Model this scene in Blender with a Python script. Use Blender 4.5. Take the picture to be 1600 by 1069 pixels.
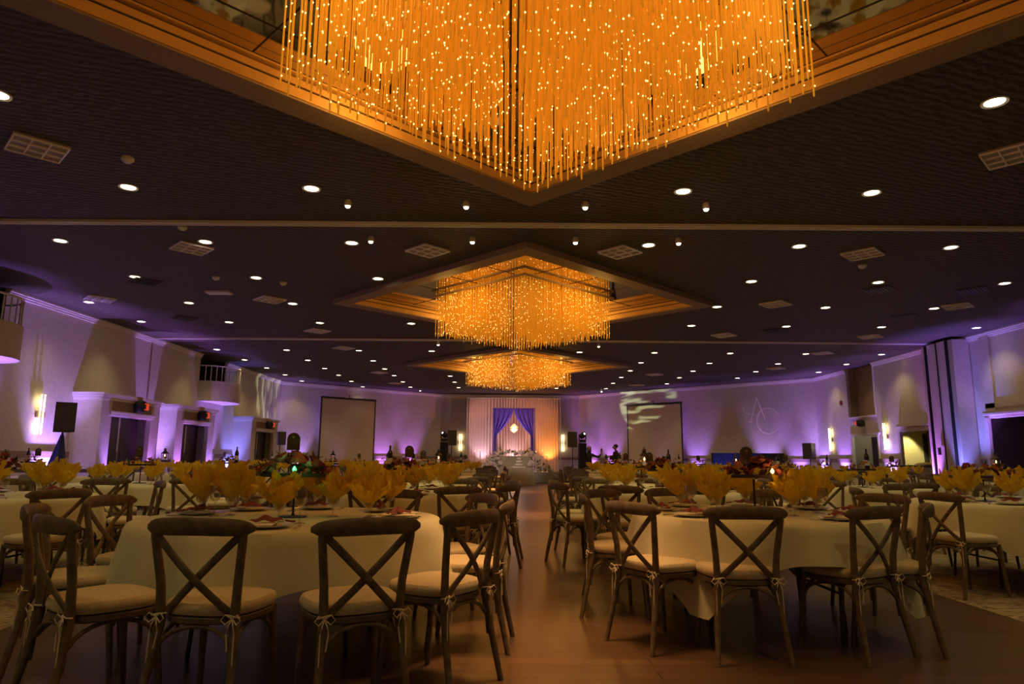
import bpy, bmesh, math, random
import numpy as np
from mathutils import Vector, Matrix
random.seed(7)
for o in list(bpy.data.objects): bpy.data.objects.remove(o, do_unlink=True)
C = bpy.context.scene.collection
sc = bpy.context.scene
PI = math.pi; R = math.radians

# ------------------------------------------------------------------ camera
cam = bpy.data.cameras.new('camera'); camo = bpy.data.objects.new('camera', cam); C.objects.link(camo)
cam.sensor_width = 36.0; cam.lens = 1067/1600*36.0; cam.clip_start = 0.05; cam.clip_end = 200
pitch = math.atan(182/1067)
camo.location = (0, 0, 1.16)
camo.rotation_mode = 'XYZ'
camo.matrix_world = (Matrix.Translation((0, 0, 1.16)) @ Matrix.Rotation(PI/2 + pitch, 4, 'X') @ Matrix.Rotation(R(0.43), 4, 'Z'))
sc.camera = camo
# ------------------------------------------------------------------ world + view
w = bpy.data.worlds.new('world'); sc.world = w; w.use_nodes = True
w.node_tree.nodes['Background'].inputs[0].default_value = (1.0, 0.62, 0.42, 1)
w.node_tree.nodes['Background'].inputs[1].default_value = 0.055
sc.view_settings.view_transform = 'Standard'; sc.view_settings.look = 'None'
sc.view_settings.exposure = 0.0; sc.view_settings.gamma = 1.0; sc.view_settings.use_curve_mapping = False
# light levels (watts)
W_DOWN = 54; W_STAR = 60; W_UP = 640; W_CHAND = 80
COL_DOWN = (1.0, 0.80, 0.33); COL_CH = (1.0, 0.50, 0.09)
CZ = 4.587; RIM = 4.48; XL = -10.55; XR = 12.65; YF = 37.3; YN = -3.5
CX = 0.23; CYS = [4.5, 14.66, 24.8]; HD = 4.17

# ------------------------------------------------------------------ mesh builder
class MB:
    def __init__(s): s.v = []; s.f = []; s.mi = []; s.cur = 0
    def add(s, v, f):
        n = len(s.v); s.v += [tuple(p) for p in v]; s.f += [tuple(i+n for i in q) for q in f]; s.mi += [s.cur]*len(f); return s
    def box(s, c, d, rz=0, taper=1):
        hx, hy, hz = d[0]/2, d[1]/2, d[2]/2; cs, sn = math.cos(rz), math.sin(rz); V = []
        for z, t in ((-hz, 1), (hz, taper)):
            for x, y in ((-hx, -hy), (hx, -hy), (hx, hy), (-hx, hy)):
                x *= t; y *= t; V.append((c[0]+x*cs-y*sn, c[1]+x*sn+y*cs, c[2]+z))
        return s.add(V, [(0,3,2,1),(4,5,6,7),(0,1,5,4),(1,2,6,5),(2,3,7,6),(3,0,4,7)])
    def tube(s, pts, r, n=8, flat=1.0, up=(0,0,1), close=False):
        pts = [Vector(p) for p in pts]; m = len(pts); V = []; F = []
        rr = r if isinstance(r, (list, tuple)) else [r]*m
        for i, p in enumerate(pts):
            a = pts[max(i-1, 0)]; b = pts[min(i+1, m-1)]
            if close: a = pts[(i-1) % m]; b = pts[(i+1) % m]
            t = (b-a).normalized(); u = Vector(up)
            if abs(t.dot(u)) > .95: u = Vector((0, 1, 0)) if abs(t.y) < .9 else Vector((1, 0, 0))
            x = t.cross(u).normalized(); y = x.cross(t)
            for k in range(n):
                q = 2*PI*k/n; V.append(p + x*math.cos(q)*rr[i]*flat + y*math.sin(q)*rr[i])
        for i in range(m if close else m-1):
            j = (i+1) % m
            for k in range(n): F.append((i*n+k, i*n+(k+1) % n, j*n+(k+1) % n, j*n+k))
        if not close: F.append(tuple(range(n-1, -1, -1))); F.append(tuple((m-1)*n+k for k in range(n)))
        return s.add(V, F)
    def lathe(s, prof, n=24, c=(0,0,0), sx=1, sy=1, cap=True):
        V = []; F = []; m = len(prof)
        for r, z in prof:
            for k in range(n):
                q = 2*PI*k/n; V.append((c[0]+r*math.cos(q)*sx, c[1]+r*math.sin(q)*sy, c[2]+z))
        for i in range(m-1):
            for k in range(n): F.append((i*n+k, i*n+(k+1) % n, (i+1)*n+(k+1) % n, (i+1)*n+k))
        if cap: F.append(tuple(range(n-1, -1, -1))); F.append(tuple((m-1)*n+k for k in range(n)))
        return s.add(V, F)
    def prism(s, poly, z0, z1):
        n = len(poly); V = [(x, y, z0) for x, y in poly]+[(x, y, z1) for x, y in poly]
        return s.add(V, [tuple(range(n-1, -1, -1)), tuple(range(n, 2*n))]+[(k, (k+1) % n, n+(k+1) % n, n+k) for k in range(n)])
    def grid(s, fn, nu, nv, closeu=False):
        V = [fn(i/nu, j/nv) for j in range(nv+1) for i in range(nu + (0 if closeu else 1))]
        k = nu if closeu else nu+1; F = []
        for j in range(nv):
            for i in range(nu):
                F.append((j*k+i, j*k+(i+1) % k, (j+1)*k+(i+1) % k, (j+1)*k+i))
        return s.add(V, F)
    def mesh(s, name, mats, smooth=True):
        me = bpy.data.meshes.new(name); me.from_pydata([tuple(v) for v in s.v], [], s.f)
        for m in (mats if isinstance(mats, (list, tuple)) else [mats]): me.materials.append(m)
        if any(s.mi): me.polygons.foreach_set('material_index', s.mi)
        if smooth:
            me.polygons.foreach_set('use_smooth', [True]*len(s.f))
            me.update()
            try: me.set_sharp_from_angle(angle=R(38))
            except Exception: pass
        me.update(); return me
def ob(name, me, parent=None, loc=(0,0,0), rz=0):
    o = bpy.data.objects.new(name, me); C.objects.link(o); o.location = loc; o.rotation_euler = (0, 0, rz)
    if parent: o.parent = parent
    return o
def tag(o, label=None, cat=None, group=None, kind=None):
    if label: o['label'] = label
    if cat: o['category'] = cat
    if group: o['group'] = group
    if kind: o['kind'] = kind
    return o
def empty(name, loc, label, cat, group=None, rz=0):
    o = bpy.data.objects.new(name, None); C.objects.link(o); o.location = loc; o.rotation_euler = (0, 0, rz)
    o.empty_display_size = .1
    return tag(o, label, cat, group)
def structure(name, me, parent=None):
    o = ob(name, me, parent)
    if not parent: o['kind'] = 'structure'
    return o

# ------------------------------------------------------------------ materials
def mat(name, col, rough=.6, metal=0, emit=None, estr=0, noise=None, bump=None, sheen=0, coat=0, trans=0, spec=.5):
    m = bpy.data.materials.new(name); m.use_nodes = True; nt = m.node_tree; b = nt.nodes['Principled BSDF']
    b.inputs['Base Color'].default_value = (*col, 1); b.inputs['Roughness'].default_value = rough; b.inputs['Metallic'].default_value = metal
    b.inputs['Specular IOR Level'].default_value = spec
    if sheen: b.inputs['Sheen Weight'].default_value = sheen
    if coat: b.inputs['Coat Weight'].default_value = coat
    if emit: b.inputs['Emission Color'].default_value = (*emit, 1); b.inputs['Emission Strength'].default_value = estr
    tc = nt.nodes.new('ShaderNodeTexCoord')
    if noise:
        sc_, c2, det = noise[0], noise[1], (noise[2] if len(noise) > 2 else 4)
        n = nt.nodes.new('ShaderNodeTexNoise'); n.inputs['Scale'].default_value = sc_; n.inputs['Detail'].default_value = det
        mx = nt.nodes.new('ShaderNodeMix'); mx.data_type = 'RGBA'
        rp = nt.nodes.new('ShaderNodeMapRange'); rp.inputs[1].default_value = .35; rp.inputs[2].default_value = .65
        nt.links.new(tc.outputs['Object'], n.inputs['Vector']); nt.links.new(n.outputs['Fac'], rp.inputs[0]); nt.links.new(rp.outputs[0], mx.inputs[0])
        mx.inputs[6].default_value = (*col, 1); mx.inputs[7].default_value = (*c2, 1); nt.links.new(mx.outputs[2], b.inputs['Base Color'])
    if bump:
        n = nt.nodes.new('ShaderNodeTexNoise'); n.inputs['Scale'].default_value = bump[0]; n.inputs['Detail'].default_value = 3
        bp = nt.nodes.new('ShaderNodeBump'); bp.inputs['Strength'].default_value = bump[1]; bp.inputs['Distance'].default_value = bump[2] if len(bump) > 2 else .01
        nt.links.new(tc.outputs['Object'], n.inputs['Vector']); nt.links.new(n.outputs['Fac'], bp.inputs['Height']); nt.links.new(bp.outputs[0], b.inputs['Normal'])
    return m
def nosample(m):
    try: m.cycles.emission_sampling = 'NONE'
    except Exception: pass
    return m
M = {}
M['wall'] = mat('wall_paper', (.62,.56,.50), .75, noise=(9,(.56,.50,.45)), bump=(60,.35,.01))
M['wains'] = mat('wainscot_paint', (.72,.68,.64), .5)
M['rail'] = mat('chair_rail_wood', (.30,.22,.17), .5)
M['white'] = mat('white_trim', (.70,.66,.62), .4)
M['wood'] = mat('walnut_wood', (.098,.066,.037), .5, noise=(22,(.175,.125,.074)), bump=(40,.2,.003))
M['cushion'] = mat('linen_cushion', (.62,.50,.31), .9, noise=(90,(.48,.38,.23)), bump=(220,.5,.003), sheen=.3)
M['cord'] = mat('cotton_cord', (.66,.56,.42), .9)
M['cloth'] = mat('ivory_tablecloth', (.60,.56,.38), .85, noise=(5,(.55,.51,.34)), bump=(150,.15,.002), sheen=.2)
M['black'] = mat('black_plastic', (.012,.011,.012), .45)
M['grille'] = mat('speaker_grille', (.03,.027,.026), .5, noise=(60,(.09,.08,.07),1), bump=(120,.4,.003))
M['metal'] = mat('dark_metal', (.06,.05,.045), .35, metal=.9)
M['blackcloth'] = mat('black_cloth', (.015,.014,.02), .9)
M['porcelain'] = mat('white_porcelain', (.74,.70,.62), .2)
M['steel'] = mat('polished_cutlery', (.75,.70,.6), .2, metal=1)
M['burg'] = mat('burgundy_ribbon', (.20,.03,.03), .7)
M['menu'] = mat('menu_card', (.70,.62,.48), .7)
M['rose'] = mat('burgundy_rose', (.22,.03,.035), .7, noise=(30,(.38,.10,.08)))
M['rose2'] = mat('coral_rose', (.50,.17,.10), .7, noise=(30,(.62,.30,.18)))
M['rosew'] = mat('white_rose', (.88,.84,.80), .6, noise=(30,(.78,.66,.64)))
M['leaf'] = mat('green_leaf', (.045,.07,.025), .6, noise=(20,(.09,.11,.05)))
M['gold'] = mat('painted_gold', (.42,.26,.10), .5)
M['soffit'] = mat('coffer_panel', (.58,.33,.11), .5, noise=(3,(.50,.27,.08)), bump=(30,.15,.004))
M['rimcol'] = mat('coffer_rim', (.30,.20,.13), .6, noise=(25,(.24,.16,.10)), bump=(80,.3,.004))
M['doorwood'] = mat('dark_door', (.035,.022,.016), .4)
M['dark'] = mat('dark_interior', (.03,.024,.02), .9)
M['screen'] = mat('projection_fabric', (.62,.52,.44), .85)
M['drape'] = mat('sheer_drape', (.78,.58,.52), .8, sheen=.3)
M['purple'] = mat('violet_drape', (.12,.055,.95), .6, sheen=.4)
M['skirt'] = mat('satin_skirt', (.42,.36,.26), .45, sheen=.4)
M['stagecloth'] = mat('stage_skirt', (.30,.27,.25), .8)
M['suit'] = mat('dark_suit', (.03,.012,.018), .8)
M['dress'] = mat('black_dress', (.012,.01,.012), .8)
M['skin'] = mat('skin', (.36,.20,.13), .6)
M['hair'] = mat('dark_hair', (.012,.009,.008), .7)
M['blue'] = mat('navy_booth_cloth', (.02,.03,.16), .7)
M['rug'] = mat('panel_beige', (.30,.21,.15), .8, noise=(40,(.25,.17,.12)))
M['sconceglow'] = nosample(mat('sconce_tube', (1,.9,.6), .5, emit=(1,.82,.40), estr=5))
M['lampglow'] = nosample(mat('downlight_lens', (1,.95,.8), .5, emit=(1,.86,.58), estr=9))
M['starglow'] = nosample(mat('spot_lens', (1,.95,.8), .5, emit=(1,.80,.50), estr=14))
M['purpleglow'] = nosample(mat('uplight_lens', (.6,.4,1), .5, emit=(.55,.35,1), estr=9))
M['bulb'] = nosample(mat('chandelier_bulb', (1,.7,.3), .5, emit=(1,.62,.20), estr=5))
M['rod'] = nosample(mat('amber_acrylic_rod', (.90,.48,.07), .5, emit=(1,.46,.02), estr=.19))
M['greenglow'] = nosample(mat('green_tealight', (.1,1,.3), .5, emit=(.1,1,.25), estr=2.5))
M['flame'] = nosample(mat('candle_flame', (1,.6,.2), .5, emit=(1,.50,.14), estr=9))
M['red'] = mat('exit_red', (.5,.03,.01), .4, emit=(1,.08,.03), estr=.6)
M['whitebeam'] = nosample(mat('beam_lens', (1,1,1), .4, emit=(1,.9,.9), estr=6))
M['candle'] = mat('candle_wax', (.8,.74,.66), .5, emit=(1,.7,.4), estr=.08)
M['bottle'] = mat('dark_bottle_glass', (.015,.02,.012), .1, coat=.5)
M['label_m'] = mat('bottle_label', (.72,.66,.60), .6)
M['tiny_crystal'] = nosample(mat('crystal_glow', (1,.8,.5), .2, emit=(1,.62,.26), estr=.9))

M['sign'] = mat('sign_board', (.085,.055,.038), .6)
def mk_napkin():
    m = bpy.data.materials.new('yellow_napkin'); m.use_nodes = True; nt = m.node_tree; b = nt.nodes['Principled BSDF']
    out = nt.nodes['Material Output']; b.inputs['Roughness'].default_value = .8
    tc = nt.nodes.new('ShaderNodeTexCoord'); n = nt.nodes.new('ShaderNodeTexNoise'); n.inputs['Scale'].default_value = 14
    mx = nt.nodes.new('ShaderNodeMix'); mx.data_type = 'RGBA'; mx.inputs[6].default_value = (.84,.60,.03,1); mx.inputs[7].default_value = (.62,.43,.02,1)
    nt.links.new(tc.outputs['Object'], n.inputs['Vector']); nt.links.new(n.outputs['Fac'], mx.inputs[0]); nt.links.new(mx.outputs[2], b.inputs['Base Color'])
    n2 = nt.nodes.new('ShaderNodeTexNoise'); n2.inputs['Scale'].default_value = 26; n2.inputs['Detail'].default_value = 3; n2.inputs['Distortion'].default_value = 1.2
    bp = nt.nodes.new('ShaderNodeBump'); bp.inputs['Strength'].default_value = .9; bp.inputs['Distance'].default_value = .02; nt.links.new(tc.outputs['Object'], n2.inputs['Vector']); nt.links.new(n2.outputs['Fac'], bp.inputs['Height']); nt.links.new(bp.outputs[0], b.inputs['Normal'])
    tr = nt.nodes.new('ShaderNodeBsdfTranslucent'); tr.inputs[0].default_value = (.85,.55,.04,1)
    ms = nt.nodes.new('ShaderNodeMixShader'); ms.inputs[0].default_value = .33
    nt.links.new(b.outputs[0], ms.inputs[1]); nt.links.new(tr.outputs[0], ms.inputs[2]); nt.links.new(ms.outputs[0], out.inputs[0]); return m
M['napkin'] = mk_napkin()
def mk_glass():
    m = bpy.data.materials.new('clear_glass'); m.use_nodes = True; nt = m.node_tree; nt.nodes.clear()
    out = nt.nodes.new('ShaderNodeOutputMaterial'); t = nt.nodes.new('ShaderNodeBsdfTransparent'); t.inputs[0].default_value = (.93,.92,.90,1)
    g = nt.nodes.new('ShaderNodeBsdfGlossy'); g.inputs['Roughness'].default_value = .08; lw = nt.nodes.new('ShaderNodeLayerWeight'); lw.inputs[0].default_value = .35
    mp = nt.nodes.new('ShaderNodeMapRange'); mp.inputs[3].default_value = .06; mp.inputs[4].default_value = .75
    ms = nt.nodes.new('ShaderNodeMixShader'); nt.links.new(lw.outputs['Facing'], mp.inputs[0]); nt.links.new(mp.outputs[0], ms.inputs[0])
    nt.links.new(t.outputs[0], ms.inputs[1]); nt.links.new(g.outputs[0], ms.inputs[2]); nt.links.new(ms.outputs[0], out.inputs[0]); return m
M['glass'] = mk_glass()
def mk_mirror():
    m = mat('mirror_ceiling_panel', (.50,.44,.38), .04, metal=1); return m
M['mirror'] = mk_mirror()
def mk_floor():
    m = bpy.data.materials.new('wood_plank_floor'); m.use_nodes = True; nt = m.node_tree; b = nt.nodes['Principled BSDF']
    tc = nt.nodes.new('ShaderNodeTexCoord'); br = nt.nodes.new('ShaderNodeTexBrick')
    br.inputs['Color1'].default_value = (.118,.060,.029,1); br.inputs['Color2'].default_value = (.084,.043,.022,1); br.inputs['Mortar'].default_value = (.035,.02,.014,1)
    br.inputs['Scale'].default_value = 1; br.inputs['Mortar Size'].default_value = .004; br.inputs['Brick Width'].default_value = 1.3; br.inputs['Row Height'].default_value = .13; br.offset = .37
    nt.links.new(tc.outputs['Object'], br.inputs['Vector'])
    mp = nt.nodes.new('ShaderNodeMapping'); mp.inputs['Scale'].default_value = (3, 40, 1); n = nt.nodes.new('ShaderNodeTexNoise'); n.inputs['Scale'].default_value = 1.5; n.inputs['Detail'].default_value = 6
    nt.links.new(tc.outputs['Object'], mp.inputs[0]); nt.links.new(mp.outputs[0], n.inputs['Vector'])
    mx = nt.nodes.new('ShaderNodeMix'); mx.data_type = 'RGBA'; mx.blend_type = 'MULTIPLY'; mx.inputs[0].default_value = .7
    cr = nt.nodes.new('ShaderNodeMapRange'); cr.inputs[3].default_value = .5; cr.inputs[4].default_value = 1.4
    nt.links.new(n.outputs['Fac'], cr.inputs[0]); nt.links.new(br.outputs['Color'], mx.inputs[6]); nt.links.new(cr.outputs[0], mx.inputs[7]); nt.links.new(mx.outputs[2], b.inputs['Base Color'])
    b.inputs['Roughness'].default_value = .34; b.inputs['Specular IOR Level'].default_value = .8
    bp = nt.nodes.new('ShaderNodeBump'); bp.inputs['Strength'].default_value = .25; bp.inputs['Distance'].default_value = .004
    nt.links.new(br.outputs['Fac'], bp.inputs['Height']); bp.invert = True; nt.links.new(bp.outputs[0], b.inputs['Normal']); return m
M['floor'] = mk_floor()
def mk_carpet():
    m = bpy.data.materials.new('patterned_carpet'); m.use_nodes = True; nt = m.node_tree; b = nt.nodes['Principled BSDF']; b.inputs['Roughness'].default_value = 1
    tc = nt.nodes.new('ShaderNodeTexCoord'); v = nt.nodes.new('ShaderNodeTexNoise'); v.inputs['Scale'].default_value = 9; v.inputs['Detail'].default_value = 8; v.inputs['Roughness'].default_value = .75; v.inputs['Distortion'].default_value = 1.6
    mp = nt.nodes.new('ShaderNodeMapping'); mp.inputs['Scale'].default_value = (.8, 2.2, 1)
    cr = nt.nodes.new('ShaderNodeValToRGB'); cr.color_ramp.elements[0].position = .42; cr.color_ramp.elements[0].color = (.12,.085,.05,1); cr.color_ramp.elements[1].position = .56; cr.color_ramp.elements[1].color = (.40,.31,.19,1)
    nt.links.new(tc.outputs['Object'], mp.inputs[0]); nt.links.new(mp.outputs[0], v.inputs['Vector']); nt.links.new(v.outputs['Fac'], cr.inputs[0]); nt.links.new(cr.outputs[0], b.inputs['Base Color'])
    n = nt.nodes.new('ShaderNodeTexNoise'); n.inputs['Scale'].default_value = 250; bp = nt.nodes.new('ShaderNodeBump'); bp.inputs['Strength'].default_value = .6; bp.inputs['Distance'].default_value = .01
    nt.links.new(tc.outputs['Object'], n.inputs['Vector']); nt.links.new(n.outputs['Fac'], bp.inputs['Height']); nt.links.new(bp.outputs[0], b.inputs['Normal']); return m
M['carpet'] = mk_carpet()
def mk_ceiling():
    m = bpy.data.materials.new('rippled_charcoal_ceiling'); m.use_nodes = True; nt = m.node_tree; b = nt.nodes['Principled BSDF']; b.inputs['Roughness'].default_value = .7
    tc = nt.nodes.new('ShaderNodeTexCoord'); mp = nt.nodes.new('ShaderNodeMapping'); mp.inputs['Rotation'].default_value = (0, 0, R(-20))
    wv = nt.nodes.new('ShaderNodeTexWave'); wv.inputs['Scale'].default_value = 3.2; wv.inputs['Distortion'].default_value = 5; wv.inputs['Detail'].default_value = 3; wv.inputs['Detail Scale'].default_value = 2.5; wv.bands_direction = 'Y'
    nt.links.new(tc.outputs['Object'], mp.inputs[0]); nt.links.new(mp.outputs[0], wv.inputs['Vector'])
    cr = nt.nodes.new('ShaderNodeValToRGB'); cr.color_ramp.elements[0].color = (.046,.032,.027,1); cr.color_ramp.elements[1].color = (.085,.060,.051,1)
    nt.links.new(wv.outputs['Fac'], cr.inputs[0]); nt.links.new(cr.outputs[0], b.inputs['Base Color'])
    bp = nt.nodes.new('ShaderNodeBump'); bp.inputs['Strength'].default_value = .7; bp.inputs['Distance'].default_value = .02
    nt.links.new(wv.outputs['Fac'], bp.inputs['Height']); nt.links.new(bp.outputs[0], b.inputs['Normal']); return m
M['ceil'] = mk_ceiling()

# ------------------------------------------------------------------ lights helpers
def spot(name, loc, direction, watts, col, angle=90, blend=.8, size=.05, parent=None):
    L = bpy.data.lights.new(name, 'SPOT'); L.energy = watts; L.color = col; L.spot_size = R(angle); L.spot_blend = blend; L.shadow_soft_size = size
    o = bpy.data.objects.new(name, L); C.objects.link(o); o.location = loc; o.rotation_euler = Vector(direction).to_track_quat('-Z', 'Y').to_euler()
    if parent: o.parent = parent
    return o
def point(name, loc, watts, col, size=.1, parent=None):
    L = bpy.data.lights.new(name, 'POINT'); L.energy = watts; L.color = col; L.shadow_soft_size = size
    o = bpy.data.objects.new(name, L); C.objects.link(o); o.location = loc
    if parent: o.parent = parent
    return o

# ================================================================== SETTING
WX = (-3.42, 3.78)      # wood floor strip
mb = MB(); mb.box(((WX[0]+WX[1])/2, (YN+YF)/2, -.05), (WX[1]-WX[0], YF-YN, .1)); structure('floor', mb.mesh('floor', M['floor'], False))
mb = MB(); mb.box(((XL-3+WX[0])/2, (YN+YF)/2, -.048), (WX[0]-XL+3, YF-YN, .1)); mb.box(((XR+5+WX[1])/2, (YN+YF)/2, -.048), (XR+5-WX[1], YF-YN, .1))
structure('floor_carpet', mb.mesh('carpet', M['carpet'], False))
# ceiling with three diamond openings
mb = MB(); X0, X1 = XL-2.2, XR+.4
bays = [(YN, 9.68, CYS[0]), (9.68, 19.75, CYS[1]), (19.75, YF+.2, CYS[2])]
for y0, y1, cy in bays:
    L = (CX-HD, cy); Rr = (CX+HD, cy); B = (CX, cy-HD); T = (CX, cy+HD); z = CZ
    for poly in ([(X0,y0),(CX,y0),B,L,(X0,cy)], [(CX,y0),(X1,y0),(X1,cy),Rr,B], [(X1,cy),(X1,y1),(CX,y1),T,Rr], [(CX,y1),(X0,y1),(X0,cy),L,T]):
        mb.add([(x, y, z) for x, y in poly], [tuple(range(len(poly)-1, -1, -1))])
    del poly
mb2 = MB(); mb2.box(((X0+X1)/2, (YN+YF)/2, CZ+.75), (X1-X0, YF-YN+.5, .05)); mb.add(mb2.v, mb2.f)
structure('ceiling', mb.mesh('ceiling', M['ceil'], False))
def diam(cy, h): return [(CX, cy-h), (CX+h, cy), (CX, cy+h), (CX-h, cy)]
def ring(mb, cy, h0, h1, z0, z1):   # square ring prism between half-diagonals h0 < h1
    a = diam(cy, h0); b = diam(cy, h1)
    V = [(x,y,z0) for x,y in a]+[(x,y,z0) for x,y in b]+[(x,y,z1) for x,y in a]+[(x,y,z1) for x,y in b]
    F = []
    for k in range(4):
        j = (k+1) % 4; F += [(k,4+k,4+j,j),(8+k,8+j,12+j,12+k),(k,j,8+j,8+k),(4+k,12+k,12+j,4+j)]
    mb.add(V, F)
for i, cy in enumerate(CYS):
    mb = MB(); ring(mb, cy, HD-.42, HD+.02, RIM, CZ+.03); t = structure('trim_%d' % (i+1), mb.mesh('coffer_rim', M['rimcol'], False))
    mb = MB(); ring(mb, cy, HD-.44, HD-.38, RIM+.02, RIM+.12); ring(mb, cy, HD-.46, HD-.38, RIM+.135, 4.68); ring(mb, cy, HD-.52, HD-.38, 4.70, 4.72)
    o = ob('coffer_panel', mb.mesh('coffer_panel', M['soffit'], False), t)
    mb = MB(); ring(mb, cy, HD-.44, HD-.38, RIM+.121, RIM+.134); ring(mb, cy, HD-.42, HD-.38, 4.68, 4.70)
    for k in range(4):
        a, b = diam(cy, HD-.435)[k], diam(cy, HD-.435)[(k+1) % 4]
        for q in (.2,.4,.6,.8):
            p = (a[0]+(b[0]-a[0])*q, a[1]+(b[1]-a[1])*q); mb.box((p[0], p[1], 4.65), (.010,.06,.07), R(45) if k % 2 else R(-45))
    ob('panel_seam', mb.mesh('seam', M['dark'], False), t)
    mb = MB(); mb.prism(diam(cy, HD-.50), 4.725, 4.745); m_ = ob('mirror_panel', mb.mesh('mirror', M['mirror'], False), t)
    mb = MB()
    for k in range(-3, 4):
        q = k*1.05; L_ = (HD-.78-abs(q)*0)/1.0
        h = HD-.53; s = h/math.sqrt(2)
        if abs(q) < s:
            for ang in (R(45), R(-45)):
                mx, my = -math.sin(ang)*q, math.cos(ang)*q; mb.box((CX+mx, cy+my, 4.722), (2*s, .012, .006), ang)
    ob('mirror_seam', mb.mesh('seam', M['metal'], False), t)
# partition tracks across the ceiling
for i, y in enumerate((9.68, 19.75)):
    mb = MB(); mb.box(((XL+XR)/2, y-.045, CZ-.02), (XR-XL, .03, .045)); mb.box(((XL+XR)/2, y+.045, CZ-.02), (XR-XL, .03, .045)); mb.box(((XL+XR)/2, y, CZ-.004), (XR-XL, .07, .012))
    structure('trim_%d' % (i+4), mb.mesh('partition_track', mat('track_paint', (.80,.72,.70), .35), False))

# walls -----------------------------------------------------------------
RZ0, RZ1 = 1.10, 1.24
def wall_run(name, p0, p1, z0=0, z1=CZ, th=.15, rail=True, side=1, parent=None, m='wall'):
    dx, dy = p1[0]-p0[0], p1[1]-p0[1]; L = math.hypot(dx, dy); a = math.atan2(dy, dx); nx, ny = -dy/L*side, dx/L*side   # (nx,ny) points out of the room
    mb = MB(); c = ((p0[0]+p1[0])/2+nx*th/2, (p0[1]+p1[1])/2+ny*th/2)
    mb.box((c[0], c[1], (z0+z1)/2), (L, th, z1-z0), a)
    o = structure(name, mb.mesh(name, M[m], False), parent)
    if rail and z0 == 0:
        ci = ((p0[0]+p1[0])/2-nx*.012, (p0[1]+p1[1])/2-ny*.012)
        mb = MB(); mb.box((ci[0], ci[1], .55), (L, .02, 1.1), a); ob('wainscot', mb.mesh('wainscot', M['wains'], False), o)
        mb = MB(); mb.box((ci[0]-nx*.01, ci[1]-ny*.01, (RZ0+RZ1)/2), (L, .045, RZ1-RZ0), a); ob('chair_rail', mb.mesh('chair_rail', M['rail'], False), o)
        mb = MB(); mb.box((ci[0]-nx*.015, ci[1]-ny*.015, .07), (L, .035, .14), a); ob('baseboard', mb.mesh('baseboard', M['white'], False), o)
    if z1 >= CZ-.01:
        mb = MB()
        for k, (dz, pr) in enumerate(((.03,.09),(.075,.06),(.12,.035))):
            mb.box(((p0[0]+p1[0])/2-nx*pr/2, (p0[1]+p1[1])/2-ny*pr/2, CZ-dz), (L, pr, .045), a)
        ob('crown_molding', mb.mesh('crown', M['white'], False), o)
    return o
# left wall X = XL: solid, with balcony openings at y 12.0-14.0 and 23.0-25.2 above z 3.7
BAL = [(11.9, 13.9), (22.95, 25.05)]
ys = [YN, BAL[0][0], BAL[0][1], BAL[1][0], BAL[1][1], 31.3]
wl = wall_run('wall_left', (XL, ys[0]), (XL, ys[1]), side=1)
for a, b in ((1,2),(3,4)):
    wall_run('wall_left_balcony', (XL, ys[a]), (XL, ys[b]), 0, 3.05, parent=None)
for a, b in ((2,3),(4,5)):
    wall_run('wall_left', (XL, ys[a]), (XL, ys[b]))
for i, (a, b) in enumerate(BAL):
    mb = MB(); mb.box((XL-2.05, (a+b)/2, 3.8), (.1, b-a+.2, 1.7)); mb.box((XL-1.05, a-.05, 3.8), (2, .1, 1.7)); mb.box((XL-1.05, b+.05, 3.8), (2, .1, 1.7)); mb.box((XL-1.05, (a+b)/2, 3.0), (2, b-a, .1))
    structure('wall_balcony_recess', mb.mesh('recess', M['dark'], False))
    lab = ['rounded balcony with railing at the left edge of the photo', 'rounded balcony with railing above the second doorway on the left'][i]
    cy = (a+b)/2; hw = (b-a)/2; t = empty('balcony', (XL, cy, 3.0), lab, 'balcony', 'wall balconies')
    def arc(z, r=.0, n=20): return [( (.92+r)*math.cos(-PI/2+PI*k/n), (hw+r)*math.sin(-PI/2+PI*k/n), z) for k in range(n+1)]
    mb = MB(); n = 20; oA = arc(0); iA = arc(0, -.10); V = [(x,y,0) for x,y,_ in oA]+[(x,y,.68) for x,y,_ in oA]+[(x,y,0.06) for x,y,_ in iA]+[(x,y,.68) for x,y,_ in iA]; F = []; q = n+1
    for k in range(n): F += [(k,k+1,q+k+1,q+k),(q+k,q+k+1,3*q+k+1,3*q+k),(2*q+k,3*q+k,3*q+k+1,2*q+k+1)]
    F.append(tuple(range(n, -1, -1))); F.append(tuple(2*q+k for k in range(n+1)))
    mb.add(V, F); ob('parapet', mb.mesh('parapet', M['wall'], True), t)
    mb = MB(); mb.tube(arc(1.20, -.05), .025, 6); ob('handrail', mb.mesh('handrail', M['white']), t)
    pk = [(.05 if 0 else x, y) for x, y, _ in arc(0, -.05, 16)]
    me = None
    for x, y in pk[1:-1]:
        if me is None:
            mb = MB(); mb.box((0,0,.93), (.022,.022,.52)); me = mb.mesh('baluster', M['white'], False)
        ob('baluster', me, t, (x, y, 0))
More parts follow.
